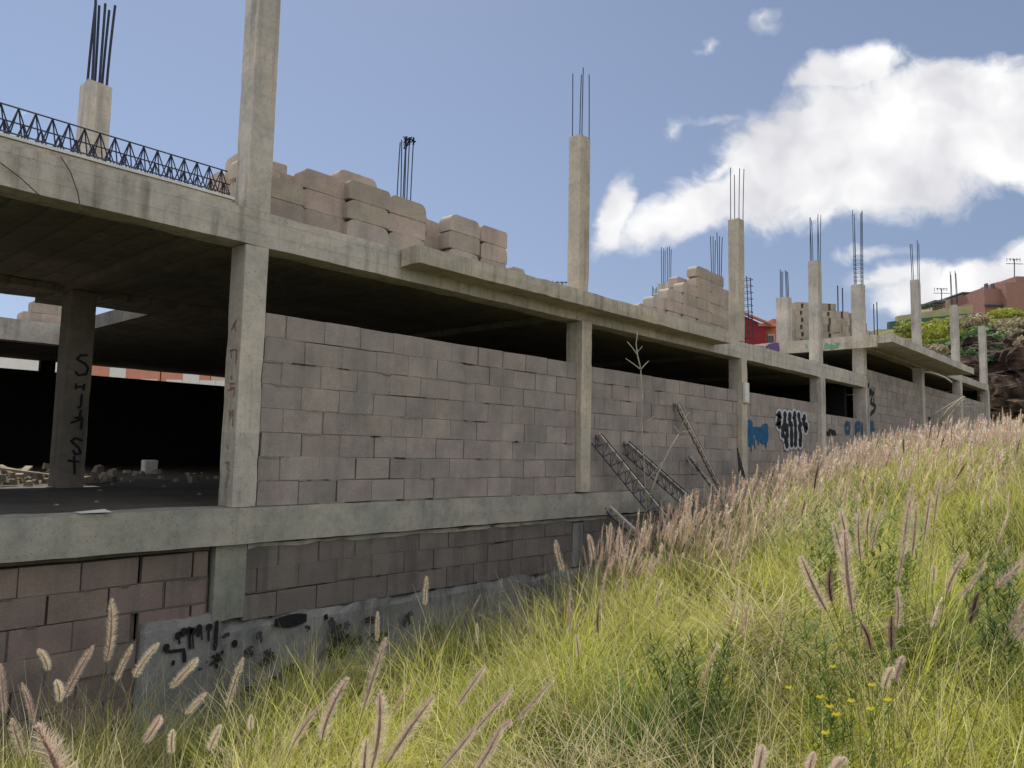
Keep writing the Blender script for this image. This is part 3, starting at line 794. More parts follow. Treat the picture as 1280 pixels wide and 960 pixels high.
stalk_thing('dry_branch', 'bundle of bleached bare branches above the grass at the far right wall', 'dry plant', [
    (((1174, 530), (1185, 512), (1200, 500), (1206, 496)), 20, 19.5, .03, .02), (((1178, 533), (1192, 514), (1206, 497)), 20, 19.5, .025, .015), (((1162, 522), (1178, 511), (1194, 502), (1205, 495)), 20, 19.5, .02, .012),
    (((1172, 526), (1192, 508), (1207, 498)), 19.8, 19.5, .015, .012), (((1195, 505), (1225, 503)), 19.8, 19.5, .010, .006), (((1198, 508), (1222, 508)), 19.8, 19.5, .010, .006), (((1190, 517), (1202, 517)), 19.8, 19.5, .008, .006)])
stalk_thing('dead_stem', 'dark broken stem standing up from the pink grass at far right', 'dry plant', [(((1167, 550), (1164, 532), (1160, 521)), 16, 16, .03, .02), (((1160, 522), (1164, 522)), 16, 16, .03, .02)], 'twig_dark')
# white cable under the far slab
m = MB(); p = [tuple(sv(u, v, 'd', 27.3)) for u, v in ((1131, 457), (1141, 461), (1152, 464), (1156, 462), (1158, 458), (1156, 456), (1154, 457))]
m.tube(p, .02, 5); p = [tuple(sv(u, v, 'd', 27.0)) for u, v in ((1154, 465), (1162, 465), (1172, 468), (1182, 472), (1190, 478))]; m.tube(p, .035, 6, .03)
o = m.build('hanging_cable', M['white'], None, smooth=True); tag(o, 'white cable loop hanging from the far slab edge beside a column', 'cable')
for i, (pp, lab) in enumerate(((((0, 203), (25, 222), (50, 245)), 'thin dark wire curving over the beam at the far left edge'), (((76, 196), (88, 215), (97, 240), (101, 263)), 'thin rusty wire hanging down over the upper left beam'))):
    m = MB(); m.tube([tuple(sv(u, v, 'y', 7.38-.02*k)) for k, (u, v) in enumerate(pp)], .005, 5); o = m.build('hanging_wire', M['rust'], None); tag(o, lab, 'wire')

# inside the hall: paper, rubble
m = MB(); c = sv(115, 640, 'z', ZF+.012); cx, cy = float(c[0]), float(c[1])
m.add([(cx-.12, cy-.08, ZF+.010), (cx+.14, cy-.09, ZF+.012), (cx+.13, cy+.07, ZF+.03), (cx-.13, cy+.06, ZF+.014)], [(0, 1, 2, 3)])
o = m.build('paper_sheet', M['paper'], None); tag(o, 'white sheet of paper lying on the floor edge left of the first column', 'paper')
def stone(mb, x, y, z, s, c=None):
    k = [(math.cos(a)*s*random.uniform(.7, 1.2), math.sin(a)*s*random.uniform(.6, 1.1)) for a in [i*math.pi/3 for i in range(6)]]
    h = s*random.uniform(.5, 1.0)
    vs = [(x+a, y+b, z) for a, b in k]+[(x+a*.7+random.uniform(-.1, .1)*s, y+b*.7, z+h*random.uniform(.8, 1.1)) for a, b in k]
    mb.add(vs, [tuple(range(6))[::-1], tuple(range(6, 12))]+[(i, (i+1) % 6, 6+(i+1) % 6, 6+i) for i in range(6)], c)
m = MB()
for i in range(300):
    x, y = random.gauss(2.6, 1.3), random.uniform(12.3, 16.5)
    stone(m, x, y, ZF-.01+max(0, .22-abs(y-14.3)*.08)*random.random(), random.uniform(.04, .13))
for i in range(60):
    x, y = random.uniform(3.8, 9), random.uniform(12.5, 17)
    stone(m, x, y, ZF-.01, random.uniform(.02, .10)**1.0)
for i in range(16):
    stone(m, random.uniform(-1, 9), random.uniform(8, 12), ZF-.01, random.uniform(.01, .04))
for i in range(14):
    x, y = random.uniform(.5, 4), random.uniform(12.6, 16); a = random.uniform(0, 3)
    m.bar((x, y, ZF+.12), (x+math.cos(a)*.8, y+math.sin(a)*.8, ZF+random.uniform(.1, .3)), .1, .03)
o = m.build('rubble', M['rubble'], None); tag(o, 'broken rubble and boards strewn on the hall floor behind the inner column', 'rubble', kind='stuff')
m = MB(); q = sv(187, 580, 'y', 15.5); m.box(q[0]-.13, q[0]+.13, 15.4, 15.6, ZF+.05, q[2]+.08)
o = m.build('white_bucket', M['white'], None, bevel=.02); tag(o, 'small white container standing among rubble in the dark hall', 'container')

# ------------------------------------------------------------------ terrain
CP = []
def cp(u, v, d, gh): q = sv(u, v, 'd', d); CP.append((q[0], q[1], q[2]-gh))
for a in ((0, 960, 2.6, .8), (300, 950, 2.8, .8), (640, 960, 2.6, .8), (1000, 960, 2.4, .8), (1280, 960, 2.2, .8),
          (0, 925, 4.4, .6), (150, 915, 4.6, .6), (300, 892, 4.8, .6), (400, 862, 5.2, .6), (500, 812, 6.2, .6), (600, 780, 7.2, .6), (700, 752, 8, .62), (745, 712, 8.6, .66), (800, 675, 9.6, .75), (900, 622, 11.6, .75),
          (1000, 585, 14, .8), (1100, 556, 17, .8), (1180, 542, 20, .8), (1280, 552, 18, .8),
          (900, 760, 5.5, .6), (1000, 705, 5.8, .7), (1150, 650, 6.8, .75), (1280, 640, 6.5, .8), (640, 850, 4.4, .6), (850, 850, 3.8, .6), (1100, 850, 3.2, .7), (1280, 800, 3.2, .8)):
    cp(*a)
for x, z in ((-12, -3.3), (-6, -3.2), (0, -3.15), (4, -3.05), (7, -2.95), (10, -2.55), (13, -1.95), (16, -1.35), (20, -.8), (25, -.25), (30, .1), (36, .5), (43, .9)):
    CP.append((x, 7.3, z))
for p in ((0, 0, -1.65), (-4, -3, -1.9), (-8, 0, -2.5), (2, -4, -1.3), (8, -6, -.6), (18, -8, .4), (30, -8, 1.4), (40, -5, 2.0), (-10, -10, -2.2), (5, -14, -.9), (30, -18, 2.0), (46, 2, 1.6)):
    CP.append(p)
CPa = np.array(CP)
def tps_k(r2): return np.where(r2 > 1e-9, r2*np.log(np.maximum(r2, 1e-9)), 0)*.5
n = len(CPa); D2 = ((CPa[:, None, :2]-CPa[None, :, :2])**2).sum(-1)
A = np.zeros((n+3, n+3)); A[:n, :n] = tps_k(D2)+np.eye(n)*.6; A[:n, n] = 1; A[:n, n+1:] = CPa[:, :2]; A[n, :n] = 1; A[n+1:, :n] = CPa[:, :2].T
wts = np.linalg.solve(A, np.concatenate([CPa[:, 2], np.zeros(3)]))
def ground(x, y):
    x = np.atleast_1d(np.asarray(x, float)); y = np.atleast_1d(np.asarray(y, float))
    r2 = (x[:, None]-CPa[None, :, 0])**2+(y[:, None]-CPa[None, :, 1])**2
    z = tps_k(r2) @ wts[:n]+wts[n]+wts[n+1]*x+wts[n+2]*y
    return z+.05*np.sin(x*2.1+y*1.3)*np.cos(y*1.9-x*.7)
GX, GY = np.linspace(-14, 50, 150), np.linspace(-18, 7.6, 90)
gx, gy = np.meshgrid(GX, GY, indexing='ij'); gz = ground(gx.ravel(), gy.ravel()).clip(-4, 6)
nx, ny = gx.shape
ids = np.arange(nx*ny).reshape(nx, ny)
quads = np.stack([ids[:-1, :-1], ids[1:, :-1], ids[1:, 1:], ids[:-1, 1:]], -1).reshape(-1, 4)
o = np_mesh('grass_bank', np.stack([gx.ravel(), gy.ravel(), gz], 1), quads, None, M['soil'], smooth=True); tag(o, kind='structure')
m = MB(); m.add([(-1500, -1500, -4.2), (1500, -1500, -4.2), (1500, 1500, -4.2), (-1500, 1500, -4.2)], [(0, 1, 2, 3)])
o = m.build('ground', M['earth']); tag(o, kind='structure')
m = MB(); m.box(-60, 44, 24.3, 90, -4.1, -.7); o = m.build('street_ground', M['earth']); tag(o, kind='structure')

# hill on the right
def hillz(x, y):
    a = np.clip((x-49)/6, 0, 1); a = a*a*(3-2*a)
    z = 1.2+5.2*a+5.9*np.sin(np.clip((x-54)/24, 0, 1)*np.pi/2)
    # falls away towards +y (behind the building)
    ang = y/np.maximum(x, 1)
    f = np.clip((.40-ang)/.10, 0, 1); f = f*f*(3-2*f)
    z = -4+(z+4)*f
    return z
hx, hy = np.meshgrid(np.linspace(43.5, 150, 120), np.linspace(-60, 60, 120), indexing='ij')
hz = hillz(hx, hy)
for i in range(hx.shape[0]):
    for j in range(hx.shape[1]):
        v = Vector((hx[i, j]*.12, hy[i, j]*.12, 0)); hz[i, j] += (mn.noise(v)*1.0+mn.noise(v*3.1)*.5)*min(.8, (hx[i, j]-43)/14)
ids = np.arange(hx.size).reshape(hx.shape); quads = np.stack([ids[:-1, :-1], ids[1:, :-1], ids[1:, 1:], ids[:-1, 1:]], -1).reshape(-1, 4)
o = np_mesh('hillside', np.stack([hx.ravel(), hy.ravel(), hz.ravel()], 1), quads, None, M['hill'], smooth=True); tag(o, kind='structure')
def hz_at(x, y): return float(hillz(np.array([x]), np.array([y]))[0])

# rock outcrop: broken ledges
def outcrop(cx, cy, cz, sx, sy, sz, seed, label):
    r = random.Random(seed); nu, nv = 46, 34; vs = []
    for i in range(nu):
        for j in range(nv):
            a = 2*math.pi*i/nu; b = -math.pi/2+math.pi*j/(nv-1)
            p = Vector((math.cos(a)*math.cos(b), math.sin(a)*math.cos(b), math.sin(b)))
            q = p*2.0+Vector((seed, 0, 0))
            k = 1+.35*mn.noise(q)+.22*abs(mn.noise(q*2.7))+.12*mn.noise(q*6)
            z = p.z*sz*k; z = z*.55+.45*round(z/.7)*.7
            vs.append((cx+p.x*sx*k, cy+p.y*sy*k, cz+z))
    fs = [(i*nv+j, ((i+1) % nu)*nv+j, ((i+1) % nu)*nv+j+1, i*nv+j+1) for i in range(nu) for j in range(nv-1)]
    m = MB(); m.add(vs, fs); o = m.build('rock_outcrop', M['rock']); tag(o, label, 'rock'); return o
for (u, v, d, sx, sy, sz, sd, lab) in ((1258, 472, 47, 3.4, 3, 2.0, 3, 'layered brown rock outcrop right of the last column'), (1292, 450, 49, 3.4, 3, 1.3, 9, 'dark rock ledge highest at the right edge below the pale scrub'),
                                       (1254, 516, 45, 3.4, 2.5, 2.0, 14, 'dark reddish rock at the foot of the slope right of the building'), (1295, 470, 46, 3.5, 2.5, 2.4, 21, 'tall dark rock face cut by the right picture edge'),
                                       (1285, 520, 44, 3.2, 2.5, 1.3, 33, 'low dark rock at the right edge just above the grass crest'), (1235, 450, 50, 2.8, 2.5, 1.5, 41, 'small dark rock directly behind the last column')):
    q = sv(u, v, 'd', d); outcrop(float(q[0]), float(q[1]), float(q[2]), sx, sy, sz, sd, lab)

# shrubs
rng = np.random.default_rng(11)
def shrub_mesh(name, n, c0, c1, leaf=.09, flat=.75):
    # leaf-sized faces through an uneven crown, darker inside and below
    cen = rng.normal(size=(9, 3))*np.array([.45, .45, .28]); rad = rng.uniform(.35, .6, 9)
    k = rng.integers(0, 9, n); d = rng.normal(size=(n, 3)); d /= np.linalg.norm(d, axis=1)[:, None]
    r = rad[k]*rng.uniform(.55, 1.05, n)**.5
    p = cen[k]+d*r[:, None]; p[:, 2] = p[:, 2]*flat+.42
    a = rng.normal(size=(n, 3)); a /= np.linalg.norm(a, axis=1)[:, None]
    b = np.cross(a, d+rng.normal(size=(n, 3))*.5); b /= np.linalg.norm(b, axis=1)[:, None]
    s = leaf*rng.uniform(.6, 1.3, n)[:, None]
    v = np.stack([p-a*s-b*s*.4, p+a*s-b*s*.4, p+a*s+b*s*.4, p-a*s+b*s*.4], 1).reshape(-1, 3)
    q = np.arange(4*n).reshape(n, 4)
    t = np.clip((p[:, 2]-.1)/.8, 0, 1)*.6+rng.uniform(0, .4, n)
    c = np.asarray(c0)[None]*(1-t)[:, None]+np.asarray(c1)[None]*t[:, None]
    return np_mesh(name, v, q, np.repeat(c, 4, 0), M['leaf'])
SH = {'yel': [shrub_mesh('shrub', 1500, (.06, .09, .02), (.42, .44, .07)) for _ in range(2)],
      'grn': [shrub_mesh('shrub', 1500, (.02, .045, .02), (.14, .24, .09)) for _ in range(2)],
      'pal': [shrub_mesh('dry_bush', 1300, (.12, .10, .06), (.44, .37, .24)) for _ in range(1)]}
slab = {'yel': ('bright yellow green shrub on the hillside behind the roof columns', 'yellow green shrubs on the hillside'),
        'grn': ('dark green rounded shrub on the hillside above the rocks', 'dark green shrubs on the hillside'),
        'pal': ('straw coloured dry bush on the slope at the right edge', 'dry bushes on the slope')}
def on_hill(u, v):
    # walk the sight line out until it meets the hill
    d = 44.0
    while d < 95:
        q = sv(u, v, 'd', d)
        if q[2] < hz_at(q[0], q[1]): break
        d += .5
    return q
SP = [('yel', x, y, s) for x, y, s in ((1160, 412, 1.5), (1172, 424, 1.6), (1150, 420, 1.2), (1182, 412, 1.5), (1192, 428, 1.3), (1160, 428, 1.2), (1208, 408, 1.4), (1222, 402, 1.5), (1216, 416, 1.2), (1240, 398, 1.5), (1276, 384, 1.7), (1262, 392, 1.4), (1250, 400, 1.2), (1280, 396, 1.2), (1232, 410, 1.2), (1170, 402, 1.1), (1186, 402, 1.1), (1255, 524, 1.4), (1272, 520, 1.5), (1240, 530, 1.1), (1277, 452, .8))]
SP += [('grn', x, y, s) for x, y, s in ((1216, 432, 1.7), (1230, 428, 1.8), (1245, 432, 1.7), (1222, 444, 1.5), (1240, 446, 1.5), (1208, 440, 1.4), (1256, 440, 1.3), (1165, 403, 1.0), (1150, 402, 1.0), (1128, 406, .9), (1275, 440, 1.0), (1268, 500, 1.0))]
SP += [('pal', x, y, s) for x, y, s in ((1270, 432, 1.5), (1282, 440, 1.3), (1256, 428, 1.2), (1262, 412, 1.9), (1276, 408, 2.0), (1250, 418, 1.5), (1280, 420, 1.5), (1200, 445, 1.2), (1175, 440, 1.2), (1150, 436, 1.1), (1268, 424, 1.3))]
for (k, u, v, s) in SP:
    q = on_hill(u, v); lab, grp = slab[k]
    o = spawn(SH[k], (float(q[0]), float(q[1]), float(q[2])-.5*s), random.uniform(0, 6), (s*1.15, s*1.15, s), lab, 'shrub', grp)

# ------------------------------------------------------------------ far houses
def obox(mb, c, wdt, dep, h, z0):
    """box facing the viewer's side: c = (x, y) of the front left corner, width along R"""
    r = Vector(R_); hd = Vector(H_); a = Vector((c[0], c[1], z0))
    vs = [a, a+r*wdt, a+r*wdt+hd*dep, a+hd*dep]; vs += [v+Vector((0, 0, h)) for v in vs]
    mb.add([v[:] for v in vs], [(0,3,2,1),(4,5,6,7),(0,1,5,4),(1,2,6,5),(2,3,7,6),(3,0,4,7)])
def panel(u0, u1, v0, v1, d, mat, name, parent, dep=.1, zb=None):
    a = sv(u0, v1, 'd', d); b = sv(u1, v1, 'd', d); t = sv(u0, v0, 'd', d)
    w = abs(float((b-a) @ R_)); h = float(t[2]-a[2]); m = MB()
    z0 = float(a[2])
    if zb is not None: h += z0-zb; z0 = zb
    obox(m, (float(a[0]), float(a[1])), w, dep, h, z0)
    return m.build(name, M[mat], parent)
# crimson and orange house
h1 = empty('crimson_house', tuple(sv(945, 430, 'd', 52))); tag(h1, 'crimson house with orange wing seen between two bare columns', 'house')
a = sv(915, 388, 'd', 50); b = sv(957, 407, 'd', 50); m = MB()
r = Vector(R_); hd = Vector(H_)
A0 = Vector((a[0], a[1], 0)); B0 = Vector((b[0], b[1], 0))
vs = [A0, B0, B0+Vector((0, 0, b[2])), A0+Vector((0, 0, a[2]))]; vs = vs+[v+hd*9 for v in vs]
m.add([v[:] for v in vs], [(0,1,2,3),(4,7,6,5),(0,4,5,1),(1,5,6,2),(2,6,7,3),(3,7,4,0)]); m.build('wall', M['red_wall'], h1)
m = MB(); m.bar((A0+Vector((0, 0, a[2]+.08))-hd*.2)[:], (B0+Vector((0, 0, b[2]+.05))+r*.3-hd*.2)[:], .25, .12); m.build('eave', M['orange_wall'], h1)
panel(956, 978, 407, 432, 50.4, 'orange_wall', 'wing', h1, 6, zb=0)
panel(948, 972, 404, 407.5, 49.9, 'salmon', 'eave', h1, .6); panel(966, 985, 398, 432, 56, 'orange_wall', 'wing', h1, 6, zb=0)
w = panel(960, 968, 418, 429, 50.3, 'white', 'window', h1, .08); panel(960.7, 963.5, 419, 428.5, 50.25, 'glass', 'pane', w, .04); panel(964.3, 967.3, 419, 428.5, 50.25, 'glass', 'pane', w, .04)
# brown-pink house on the hill
h2 = empty('brown_house', tuple(sv(1250, 390, 'd', 82))); tag(h2, 'brown pink flat roofed house stepping up the hill at the right edge', 'house')
panel(1231, 1262, 360, 383, 80, 'brown_wall', 'wall', h2, 10, zb=8); panel(1259, 1330, 352, 395, 79, 'brown_wall', 'wall', h2, 10, zb=8); panel(1270, 1330, 345, 360, 79.5, 'brown_wall', 'upper_wall', h2, 8)
panel(1247, 1262, 352, 362, 84, 'beige_wall', 'parapet', h2, 3); panel(1232, 1259, 379.5, 381.5, 79.6, 'roof_grey', 'ledge', h2, .3)
for u in (1233, 1241): panel(u, u+2.5, 354, 361, 81, 'roof_grey', 'chimney', h2, .4)
h3 = empty('beige_house', tuple(sv(1210, 390, 'd', 86))); tag(h3, 'low beige house with sloped roof line left of the brown house', 'house')
panel(1204, 1232, 366, 395, 84, 'beige_wall', 'wall', h3, 8, zb=8); panel(1203, 1231, 364.8, 366.4, 83.7, 'roof_grey', 'roof_edge', h3, 8.5); panel(1180, 1206, 374, 395, 86, 'beige_wall', 'side_wall', h3, 6, zb=8)
h4 = empty('terrace_shelter', tuple(sv(1175, 385, 'd', 84))); tag(h4, 'dark canopy roof and teal railing on the yellow terrace', 'shelter')
panel(1168, 1182, 375, 378, 83, 'roof_grey', 'canopy', h4, 4); panel(1178, 1182, 378, 384, 83.4, 'brown_wall', 'post', h4, 2)
for u in range(1152, 1180, 5): panel(u, u+.7, 380, 387, 82.6, 'green_wall', 'railing_post', h4, .08)
panel(1150, 1180, 380, 381, 82.5, 'green_wall', 'rail', h4, .08)
h5 = empty('terrace_wall', tuple(sv(1180, 400, 'd', 80))); tag(h5, 'dark green terrace wall with a yellow band above it on the hill', 'wall')
def slant(u0, v0, u1, v1, h, d, mat, name, par):
    a = sv(u0, v0, 'd', d); b = sv(u1, v1, 'd', d); a2 = sv(u0, v0+h, 'd', d); b2 = sv(u1, v1+h, 'd', d)
    m = MB(); vs = [Vector(q) for q in (a2, b2, b, a)]; vs += [v+hd*.5 for v in vs]
    m.add([v[:] for v in vs], [(0,1,2,3),(4,7,6,5),(0,4,5,1),(1,5,6,2),(2,6,7,3),(3,7,4,0)]); return m.build(name, M[mat], par)
slant(1112, 402, 1217, 391, 20, 70, 'green_wall', 'lower_wall', h5); slant(1122, 395, 1216, 381, 24, 71, 'yellow_wall', 'upper_wall', h5)
# antennas
def antenna(u, v0, v1, d, lab):
    a = sv(u, v0, 'd', d); b = sv(u, v1, 'd', d); m = MB(); m.tube([tuple(a), tuple(b)], .05, 5)
    root = empty('tv_antenna', tuple(a)); m.build('mast', M['steel'], root); m = MB(); B = Vector(b)
    for dz, w in ((0, .6), (-.5, .9), (-.5, .6)):
        m.tube([(B+Vector((0, 0, dz))-r*w)[:], (B+Vector((0, 0, dz))+r*w)[:]], .035, 4)
    for k in range(5): m.tube([(B+Vector((0, 0, -.25-.0))-r*(.8-k*.35))[:], (B+Vector((0, 0, .12))-r*(.8-k*.35))[:]], .03, 4)
    m.build('aerial', M['steel'], root); tag(root, lab, 'antenna')
antenna(1268, 352, 324, 80, 'television antenna on the brown house roof at the right'); antenna(1177, 378, 361, 84, 'television antenna above the dark canopy roof'); antenna(703.5, 372, 353, 60, 'small television antenna just left of the second column')
# houses across the street, seen through the gap under the rear of the roof
for (u0, u1, mat, lab, nm) in ((-120, 84, 'white_wall', 'white house seen through the gap at the left rear of the hall', 'white_house'), (86, 205, 'salmon', 'salmon house seen through the middle of the rear gap', 'salmon_house'), (206, 268, 'salmon', 'second salmon house seen through the rear gap near the first column', 'salmon_house'), (268, 330, 'beige_wall', 'beige house seen at the right end of the rear gap', 'beige_house')):
    p0 = sv(u0, 500, 'd', 40); root = empty(nm, tuple(p0)); tag(root, lab, 'house')
    a = sv(u0, 400, 'd', 42); b = sv(u1, 400, 'd', 42)
    mm = MB(); obox(mm, (float(a[0]), float(a[1])), float((b-a) @ R_)-.05, 8, 6.2, -.7); mm.build('wall', M[mat], root)
    for k in range(3):
        s = sv(u0+(u1-u0)*(k+.5)/3-4, 400, 'd', 41.97); mm = MB(); obox(mm, (float(s[0]), float(s[1])), .9, .1, 1.0, 3.2 if k % 2 else 2.6); mm.build('window', M['white'], root)

# ------------------------------------------------------------------ grass
def blades(base, az, lean, curl, length, width, c0, c1, segs=4, drop=0.0):
    """vectorised arching blades -> verts, quads, colours"""
    n = len(base); t = np.linspace(0, 1, segs+1)
    th = lean[:, None]+curl[:, None]*t[None, :]**1.3
    ds = (length/segs)[:, None]
    dx = np.sin(th)*ds; dz = np.cos(th)*ds
    rad = np.concatenate([np.zeros((n, 1)), np.cumsum(dx[:, 1:], 1)], 1); hh = np.concatenate([np.zeros((n, 1)), np.cumsum(dz[:, 1:], 1)], 1)
    ca, sa = np.cos(az)[:, None], np.sin(az)[:, None]
    P3 = np.stack([base[:, 0:1]+rad*ca, base[:, 1:2]+rad*sa, base[:, 2:3]+hh], -1)
    tw = az+np.pi/2+rng.normal(0, .5, n)
    side = np.stack([np.cos(tw), np.sin(tw), np.zeros(n)], -1)[:, None, :]
    w = (width[:, None]*(1-t[None, :]**1.5*.88)*.5)[:, :, None]
    V = np.stack([P3-side*w, P3+side*w], 2).reshape(-1, 3)
    k = (segs+1)*2; b0 = np.arange(n)[:, None]*k; s = np.arange(segs)[None, :]*2
    q = np.stack([b0+s, b0+s+1, b0+s+3, b0+s+2], -1).reshape(-1, 4)
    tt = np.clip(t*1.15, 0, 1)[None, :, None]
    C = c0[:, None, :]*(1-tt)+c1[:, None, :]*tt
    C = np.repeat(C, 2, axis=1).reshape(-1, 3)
    return V, q, C
class Acc:
    def __init__(s): s.V = []; s.Q = []; s.C = []; s.n = 0
    def add(s, V, Q, C): s.V.append(V); s.Q.append(Q+s.n); s.C.append(C); s.n += len(V)
    def build(s, name, mat, **k): return np_mesh(name, np.concatenate(s.V), np.concatenate(s.Q), np.concatenate(s.C), mat, **k)
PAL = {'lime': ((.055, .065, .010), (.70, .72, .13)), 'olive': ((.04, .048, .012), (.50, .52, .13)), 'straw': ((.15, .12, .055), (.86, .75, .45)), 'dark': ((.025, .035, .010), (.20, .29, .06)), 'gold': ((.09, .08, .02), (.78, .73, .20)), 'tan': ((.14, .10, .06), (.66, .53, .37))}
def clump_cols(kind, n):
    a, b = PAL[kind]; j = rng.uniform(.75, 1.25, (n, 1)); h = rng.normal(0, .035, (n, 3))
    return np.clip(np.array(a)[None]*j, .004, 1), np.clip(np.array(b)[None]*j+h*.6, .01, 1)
def fnoise(x, y, s, o=0): return mn.noise(Vector((x*s+o, y*s-o, o*.7)))
def camdist(x, y): return x*H_[0]+y*H_[1], x*R_[0]+y*R_[1]
def visible(x, y, m=1.15):
    d, r_ = camdist(x, y)
    return d > .9 and abs(r_) < d*.69*m+.6
acc = Acc()
def tussock(x, y, z, nb, L, W, kind, spread=.10, acc=acc, segs=4, lmul=1.0, wind=.0):
    base = np.stack([x+rng.normal(0, spread, nb), y+rng.normal(0, spread, nb), np.full(nb, z-.03)], 1)
    base[:, 2] = ground(base[:, 0], base[:, 1])-.02 if acc is not None and nb > 0 else z
    az = rng.uniform(0, 2*np.pi, nb); lean = np.abs(rng.normal(.12, .22, nb)); curl = rng.uniform(.4, 2.6, nb)*lmul; pa_ = fnoise(x, y, .5, 90)*6; az = az+.7*np.sin(pa_-az)
    ln = L*rng.uniform(.5, 1.12, nb); wd = W*rng.uniform(.7, 1.3, nb)
    if kind == 'mat': base[:, 2] += rng.uniform(.12, .42, nb)*L/.6; lean = rng.uniform(.9, 1.5, nb); curl = rng.uniform(-.1, .35, nb); kind = 'straw'
    c0, c1 = clump_cols(kind, nb)
    st = rng.random(nb) < .12; s0, s1 = clump_cols('straw', nb); c0[st] = s0[st]; c1[st] = s1[st]
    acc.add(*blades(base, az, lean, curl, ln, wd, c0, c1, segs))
PATCH = []
for (u_, v_, d_, r_, k_) in ((970, 930, 2.6, .30, 'mat'), (1180, 930, 2.4, .2, 'mat'), (950, 740, 4.6, .3, 'mat'), (600, 900, 3.0, .15, 'mat'), (800, 940, 2.8, .34, 'mat'), (720, 900, 3.2, .26, 'mat'), (880, 800, 3.9, .38, 'dark'), (1030, 870, 2.8, .18, 'dark'), (1000, 800, 3.5, .2, 'tan'), (1130, 940, 2.4, .22, 'dark'), (1260, 660, 4.6, .5, 'dark'), (870, 620, 10, 1.0, 'tan')):
    q_ = sv(u_, v_, 'd', d_); PATCH.append((float(q_[0]), float(q_[1]), r_, k_))
def pick_kind(x, y, d):
    v = fnoise(x, y, .55, 3)+.35*fnoise(x, y, 1.9, 9)+random.uniform(-.22, .22); w = fnoise(x, y, .9, 21)+random.uniform(-.15, .15)
    for (px_, py_, pr, kk) in PATCH:
        if (x-px_)**2+(y-py_)**2 < (pr*(1+.6*fnoise(x, y, 2.0, 5)))**2 and random.random() < .85: return kk
    if w > .36: return 'dark'
    if v > .30: return 'olive'
    if v > -.02: return 'lime'
    if v > -.26: return 'gold' if random.random() < .5 else 'lime'
    return 'straw' if random.random() < .55 else 'olive'
pts = []
def scatter(x0, x1, y0, y1, step, keep):
    xs = np.arange(x0, x1, step); ys = np.arange(y0, y1, step)
    for a in xs:
        for b in ys:
            x, y = a+random.uniform(-.5, .5)*step, b+random.uniform(-.5, .5)*step
            if y < 7.25 and visible(x, y) and keep(*camdist(x, y)): pts.append((x, y))
scatter(-3, 8, -5, 7.3, .235, lambda d, r_: d < 4.2)
scatter(-5, 14, -8, 7.3, .32, lambda d, r_: 4.2 <= d < 9)
scatter(0, 26, -14, 7.3, .42, lambda d, r_: 9 <= d < 16)
scatter(6, 46, -17, 7.3, .62, lambda d, r_: 16 <= d < 40)
pa = np.array(pts); gzs = ground(pa[:, 0], pa[:, 1])
for (x, y), z in zip(pts, gzs):
    d, _ = camdist(x, y); near_wall = y > 6.6
    gap = fnoise(x, y, 1.5, 60)
    if d < 9 and gap > .27: continue
    if d < 1.5: L, nb, W = .40, 40, .0042
    elif d < 4.2: L, nb, W = .72, 175, .0046
    elif d < 9: L, nb, W = .84, 140, .0066
    elif d < 16: L, nb, W = .85, 80, .011
    else: L, nb, W = .95, 60, .020
    L *= 1+.55*fnoise(x, y, 1.1, 77)
    kind = pick_kind(x, y, d)
    if d > 10 and random.random() < .4: kind = 'tan' if random.random() < .5 else 'straw'
    if near_wall: nb = int(nb*.5); L *= .7
    tussock(x, y, z, nb, L*random.uniform(.75, 1.2), W, kind, spread=.065 if d < 9 else .16, segs=4 if d < 9 else 3)
# single long straws standing out of the mass
nb = 1900; bx, by = [], []
while len(bx) < nb:
    d = random.uniform(1.8, 12); r_ = random.uniform(-.75, .75)*d; x, y = H_[0]*d+R_[0]*r_, H_[1]*d+R_[1]*r_
    if y < 7.1: bx.append(x); by.append(y)
bx, by = np.array(bx), np.array(by); c0, c1 = clump_cols('straw', nb)
acc.add(*blades(np.stack([bx, by, ground(bx, by)], 1), rng.uniform(0, 6.28, nb), np.abs(rng.normal(0, .2, nb)), rng.uniform(.1, .9, nb), rng.uniform(.7, 1.15, nb), np.full(nb, .0042), c0, c1, 5))
o = acc.build('wild_grass', M['grass']); tag(o, 'dense yellow green wild grass covering the bank', 'grass', kind='stuff')

